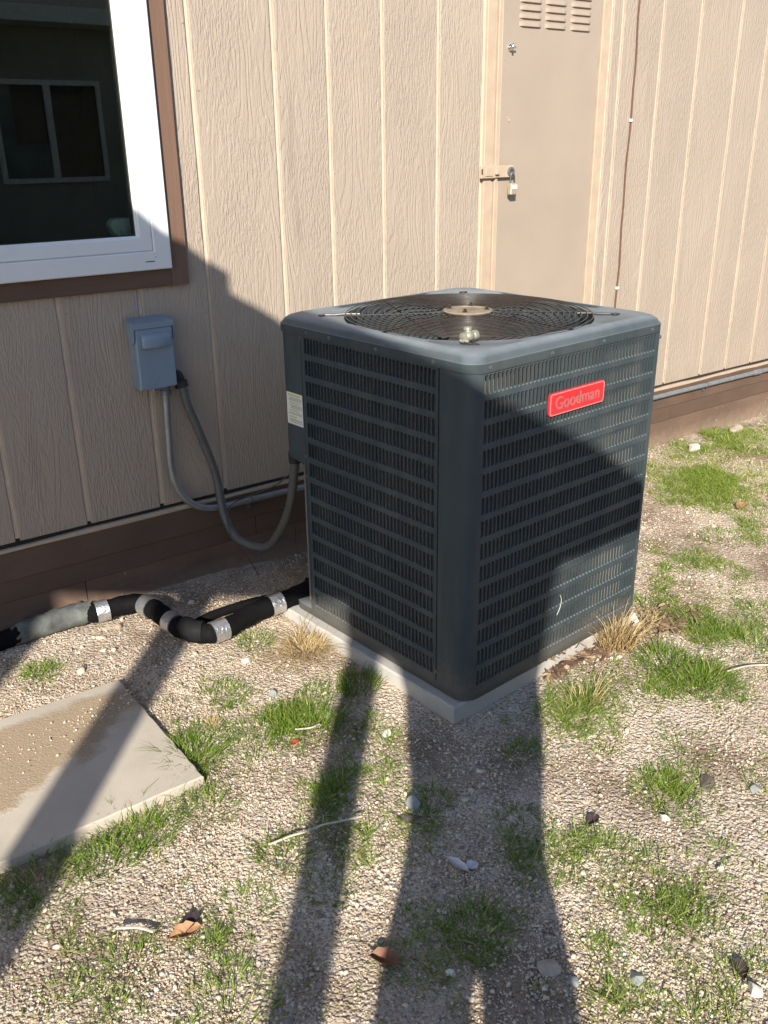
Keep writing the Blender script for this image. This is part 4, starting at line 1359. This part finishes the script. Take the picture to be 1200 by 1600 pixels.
# sparse grass over the yard: clustered, never on slab, pad or under the unit
def in_pad(x, y):
    c, s = math.cos(-UROT), math.sin(-UROT)
    dx, dy = x - UX, y - UY
    lx, ly = c * dx - s * dy, s * dx + c * dy
    return (lx > -.03) & (lx < .77) & (ly > 0) & (ly < .8)
def in_slab(x, y): return (x < -.365) & (x > -1.26) & (y > -1.035) & (y < -.497)
def field(x, y):
    return (np.sin(3.1 * x + 1.3 * y + .5) + np.sin(2.2 * y - 4.3 * x + 2) + np.sin(5.7 * x + 4.9 * y) * .8 + np.sin(9 * x - 7 * y + 1) * .6) / 3.4
PATCHES = [(-0.07, -0.94, 0.141, -0.108, 0.09, 0.15, 3), (-0.02, -0.92, 0.061, -0.047, 0.039, 0.064, 2), (-0.38, -0.95, 0.056, -0.043, 0.069, 0.149, 2), (-0.6, -1.06, 0.091, -0.069, 0.034, 0.089, 3), (-0.79, -1.16, 0.062, -0.047, 0.042, 0.138, 3), (-0.82, -1.33, 0.076, -0.057, 0.046, 0.145, 1.6), (-0.74, -1.51, 0.054, -0.041, 0.015, 0.037, 2), (-0.56, -1.48, 0.053, -0.04, 0.03, 0.061, 1.5), (-0.38, -1.4, 0.037, -0.028, 0.077, 0.132, 1.4), (-0.14, -1.23, 0.066, -0.05, 0.063, 0.096, 1.3), (-0.17, -1.42, 0.044, -0.034, 0.045, 0.064, 1.2), (-0.11, -1.2, 0.049, -0.037, 0.119, 0.181, 2), (0.18, -1.55, 0.041, -0.031, 0.177, 0.182, 2.6), (0.57, -1.37, 0.094, -0.072, 0.123, 0.112, 2.4), (0.18, -1.64, 0.045, -0.034, 0.164, 0.159, 1.2), (0.21, -1.71, 0.066, -0.05, 0.059, 0.053, 1.6), (0.51, -1.7, 0.071, -0.054, 0.076, 0.058, 2.2), (0.57, -1.83, 0.058, -0.044, 0.134, 0.091, 0.8), (0.22, -1.95, 0.035, -0.027, 0.041, 0.031, 1.5), (0.02, -1.88, 0.049, -0.037, 0.052, 0.047, 1.3), (-0.03, -2.0, 0.041, -0.031, 0.046, 0.039, 1.5), (0.16, -2.1, 0.051, -0.038, 0.096, 0.065, 0.8), (1.09, -1.37, 0.157, -0.121, 0.253, 0.183, 2.8), (2.31, -0.53, 0.196, -0.155, 0.26, 0.185, 3.5), (1.85, -0.98, 0.084, -0.065, 0.286, 0.192, 2.2), (1.68, -0.92, 0.111, -0.086, 0.169, 0.123, 2.2), (2.91, -0.14, 0.2, -0.16, 0.374, 0.262, 1.6), (-0.54, -0.3, 0.052, -0.04, 0.021, 0.07, 1.5), (-0.13, -0.76, 0.063, -0.048, 0.037, 0.07, 1.8), (0.06, -0.55, 0.046, -0.035, 0.047, 0.084, 1.5), (-0.05, -1.45, 0.057, -0.043, 0.07, 0.089, 1.0), (-0.26, -1.73, 0.057, -0.043, 0.1, 0.125, 0.8), (-0.14, -1.75, 0.049, -0.037, 0.052, 0.057, 1.2), (0.9, -1.42, 0.078, -0.06, 0.096, 0.073, 2.5), (1.32, -1.04, 0.042, -0.033, 0.176, 0.137, 1.2), (0.0, -1.25, 0.049, -0.037, 0.145, 0.197, 0.6), (0.19, -1.9, 0.182, -0.138, 0.277, 0.22, 0.5), (-0.52, -1.61, 0.037, -0.028, 0.048, 0.084, 0.9)]   # x, y, two half axes, density
parts = []
def sprig(x, y, k=1.0, yel=0.0):
    if in_pad(x, y) or (in_slab(x, y) and rng.uniform() < .93): return
    n = int(rng.integers(6, 20))
    parts.append(blades(n, x, y, rng.uniform(.008, .024), rng.uniform(.016, .036) * k, 1.15, .0021, rng, .5, .12, (.1 + yel, .88), .10))
for x, y, ax, ay, bx, by, d in PATCHES:
    area = math.pi * abs(ax * by - ay * bx)
    for _ in range(int(area * d * 1600)):
        u, v = rng.normal(0, .5, 2)
        px_, py_ = x + ax * u + bx * v, y + ay * u + by * v
        if field(px_ * 2.3, py_ * 2.3) < -.25 + .35 * rng.uniform(): continue
        sprig(px_, py_, .8 + .5 * math.exp(-(u * u + v * v)), .25 if px_ > 1.6 else .1)
cnt = 0
while cnt < 1300:
    x, y = rng.uniform(-1.2, 4.0), rng.uniform(-2.4, -.08)
    g = field(x, y) + (.35 if (x > 1.9 and y > -1.0) else 0) + (-.5 if (x < .2 and y > -.55) else 0)
    if rng.uniform(-.35, .9) > g: continue
    sprig(x, y, .75, .1)
    cnt += 1
for _ in range(330):          # the greener stretch near the house on the right
    x, y = rng.uniform(2.0, 3.6), rng.uniform(-.75, -.12)
    n = int(rng.integers(12, 34))
    parts.append(blades(n, x, y, rng.uniform(.03, .07), rng.uniform(.02, .045), 1.0, .003, rng, .5, .1, (.45, .95), .2))
for _ in range(420):          # scattered straw bits lying nearly flat
    x, y = rng.uniform(-1.0, 3.5), rng.uniform(-2.3, -.1)
    if in_pad(x, y) or in_slab(x, y): continue
    parts.append(blades(2, x, y, .01, rng.uniform(.006, .014), 4.5, .002, rng, .8, 0, (.93, 1), 0))
v, q, t, c = join(parts)
tag(link('grass', fast_mesh('grass', v, q, t, c, m_grass)), 'sparse short grass growing through the gravel', 'grass', None, 'stuff')

# leaf litter at the right front of the pad and under the straw
parts = []
for _ in range(420):
    k = rng.uniform()
    if k < .65:
        u = rng.uniform(.30, .74); off = rng.normal(.012, .028)
        c0, s0 = math.cos(UROT), math.sin(UROT)
        x, y = UX + c0 * u + s0 * off, UY + s0 * u - c0 * off - .006
        if u < .5 and off > .03: continue
    else:
        x, y = 1.12 + rng.normal(0, .06), -1.20 + rng.normal(0, .05)
    a = rng.uniform(0, math.pi); L, w_ = rng.uniform(.008, .03), rng.uniform(.001, .0045)
    z = gzf(x, y) + rng.uniform(.004, .016)
    if in_pad(x, y): z = .034
    d, e = np.array([math.cos(a), math.sin(a), rng.normal(0, .25)]) * L, np.array([-math.sin(a), math.cos(a), rng.normal(0, .4)]) * w_
    p0 = np.array([x, y, z])
    vv = np.stack([p0 - d - e, p0 - d + e, p0 + d * .2 + e * 1.2 + [0, 0, .002], p0 + d * .2 - e * 1.2 + [0, 0, .002], p0 + d * .7 - e, p0 + d * .7 + e, p0 + d])
    parts.append((vv, np.array([[0, 1, 2, 3]]), np.array([[3, 2, 6]]), np.full(7, rng.uniform())))
v, q, t, c = join(parts)
tag(link('leaf_litter', fast_mesh('leaf_litter', v, q, t, c, m_debris)), 'brown leaf litter along the right front of the pad', 'leaf litter', None, 'stuff')

# ---------------------------------------------------------------- gravel: individual small stones as one mass
PH = (1 + 5 ** .5) / 2
ICO_V = np.array([(-1, PH, 0), (1, PH, 0), (-1, -PH, 0), (1, -PH, 0), (0, -1, PH), (0, 1, PH), (0, -1, -PH), (0, 1, -PH), (PH, 0, -1), (PH, 0, 1), (-PH, 0, -1), (-PH, 0, 1)]) / math.hypot(1, PH)
ICO_F = np.array([(0, 11, 5), (0, 5, 1), (0, 1, 7), (0, 7, 10), (0, 10, 11), (1, 5, 9), (5, 11, 4), (11, 10, 2), (10, 7, 6), (7, 1, 8), (3, 9, 4), (3, 4, 2), (3, 2, 6), (3, 6, 8), (3, 8, 9), (4, 9, 5), (2, 4, 11), (6, 2, 10), (8, 6, 7), (9, 8, 1)])


OCT_V = np.array([(1, 0, 0), (-1, 0, 0), (0, 1, 0), (0, -1, 0), (0, 0, 1), (0, 0, -1)], float)
OCT_F = np.array([(0, 2, 4), (2, 1, 4), (1, 3, 4), (3, 0, 4), (2, 0, 5), (1, 2, 5), (3, 1, 5), (0, 3, 5)])


def gravel(n, smin, smax, power, name, label, region=None, BV=ICO_V, BF=ICO_F, patchy=0.0, lift=0.0):
    nb = len(BV)
    N = int(n * 4.5)
    x = rng.uniform(-1.25, 4.2, N); y = rng.uniform(-2.45, -.01, N)
    dist = np.hypot(x - CAMP[0], y - CAMP[1])
    keep = rng.uniform(0, 1, N) < np.clip((1.3 / np.maximum(dist, .3)) ** 1.3, 0, 1)
    # keep to what the yard shows: the wedge before the camera, with a margin
    ang = np.degrees(np.arctan2(x - CAMP[0], y - CAMP[1]))
    keep &= (ang > 0) & (ang < 72)
    c, s = math.cos(-UROT), math.sin(-UROT)
    lx, ly = c * (x - UX) - s * (y - UY), s * (x - UX) + c * (y - UY)
    keep &= ~((lx > -.03) & (lx < .77) & (ly > .005) & (ly < .8))
    slab = in_slab(x, y)
    lx2, ly2 = x + .80, y + .765
    wob = .05 * field(x * 3, y * 3)
    dirt = slab & (ly2 > .42 * lx2 - .06 + wob) & (ly2 < .19 + wob * .5) & (rng.uniform(0, 1, N) < np.where(np.abs(ly2 - .10 - .1 * lx2) < .035, .5, .10))
    keep &= ~slab | dirt
    if region is not None: keep &= region(x, y)
    if patchy: keep &= rng.uniform(0, 1, N) > patchy * np.clip(field(x * 1.7 + 3, y * 1.7 - 1) * 1.6 + .35, 0, 1)
    x, y, slab = x[keep][:n], y[keep][:n], slab[keep][:n]
    m_ = len(x)
    sz = smin + (smax - smin) * rng.uniform(0, 1, m_) ** power
    sz = np.where(slab, np.minimum(sz, .007), sz)
    V = np.repeat(BV[None], m_, 0) * (1 + rng.uniform(-.42, .35, (m_, nb, 1))) + rng.normal(0, .10, (m_, nb, 3))
    sc = np.stack([sz * rng.uniform(.75, 1.3, m_), sz * rng.uniform(.7, 1.1, m_), sz * rng.uniform(.45, .8, m_)], -1)
    V = V * sc[:, None, :]
    a = rng.uniform(0, 2 * np.pi, m_); ca, sa = np.cos(a)[:, None], np.sin(a)[:, None]
    tl = rng.normal(0, .35, m_); ct, st_ = np.cos(tl)[:, None], np.sin(tl)[:, None]
    X, Y, Z = V[..., 0], V[..., 1], V[..., 2]
    X, Z = X * ct - Z * st_, X * st_ + Z * ct
    X, Y = X * ca - Y * sa, X * sa + Y * ca
    zb = np.where(slab, .0125, gz(x, y)) + sc[:, 2] * (lift + rng.uniform(.05, .75, m_))
    V = np.stack([X + x[:, None], Y + y[:, None], Z + zb[:, None]], -1).reshape(-1, 3)
    F = (BF[None] + (np.arange(m_) * nb)[:, None, None]).reshape(-1, 3)
    tint = np.repeat(rng.uniform(0, 1, m_), nb)
    o = link(name, fast_mesh(name, V, np.zeros((0, 4), int), F, tint, m_gravel))
    tag(o, label, 'gravel', None, 'stuff')
    return o


gravel(100000, .0014, .0034, 1.3, 'grit', 'fine tan grit between the gravel stones', None, OCT_V, OCT_F, .75)
gravel(36000, .0021, .0050, 2.2, 'gravel', 'tan gravel covering the yard', None, ICO_V, ICO_F, .9)
gravel(3200, .0030, .0060, 2.2, 'loose_gravel', 'loose stones lying proud of the fine gravel', lift=.45)
gravel(300, .0045, .010, 3.0, 'pebbles', 'larger pebbles scattered over the fine gravel', lift=.2)
gravel(700, .008, .017, 1.6, 'pebbles', 'loose coarse pebbles heaped below the pipe', lambda x, y: (x > -.52) & (x < .02) & (y > -.42) & (y < -.14) & (np.abs(y + .24 - .3 * (x + .3)) < .12))
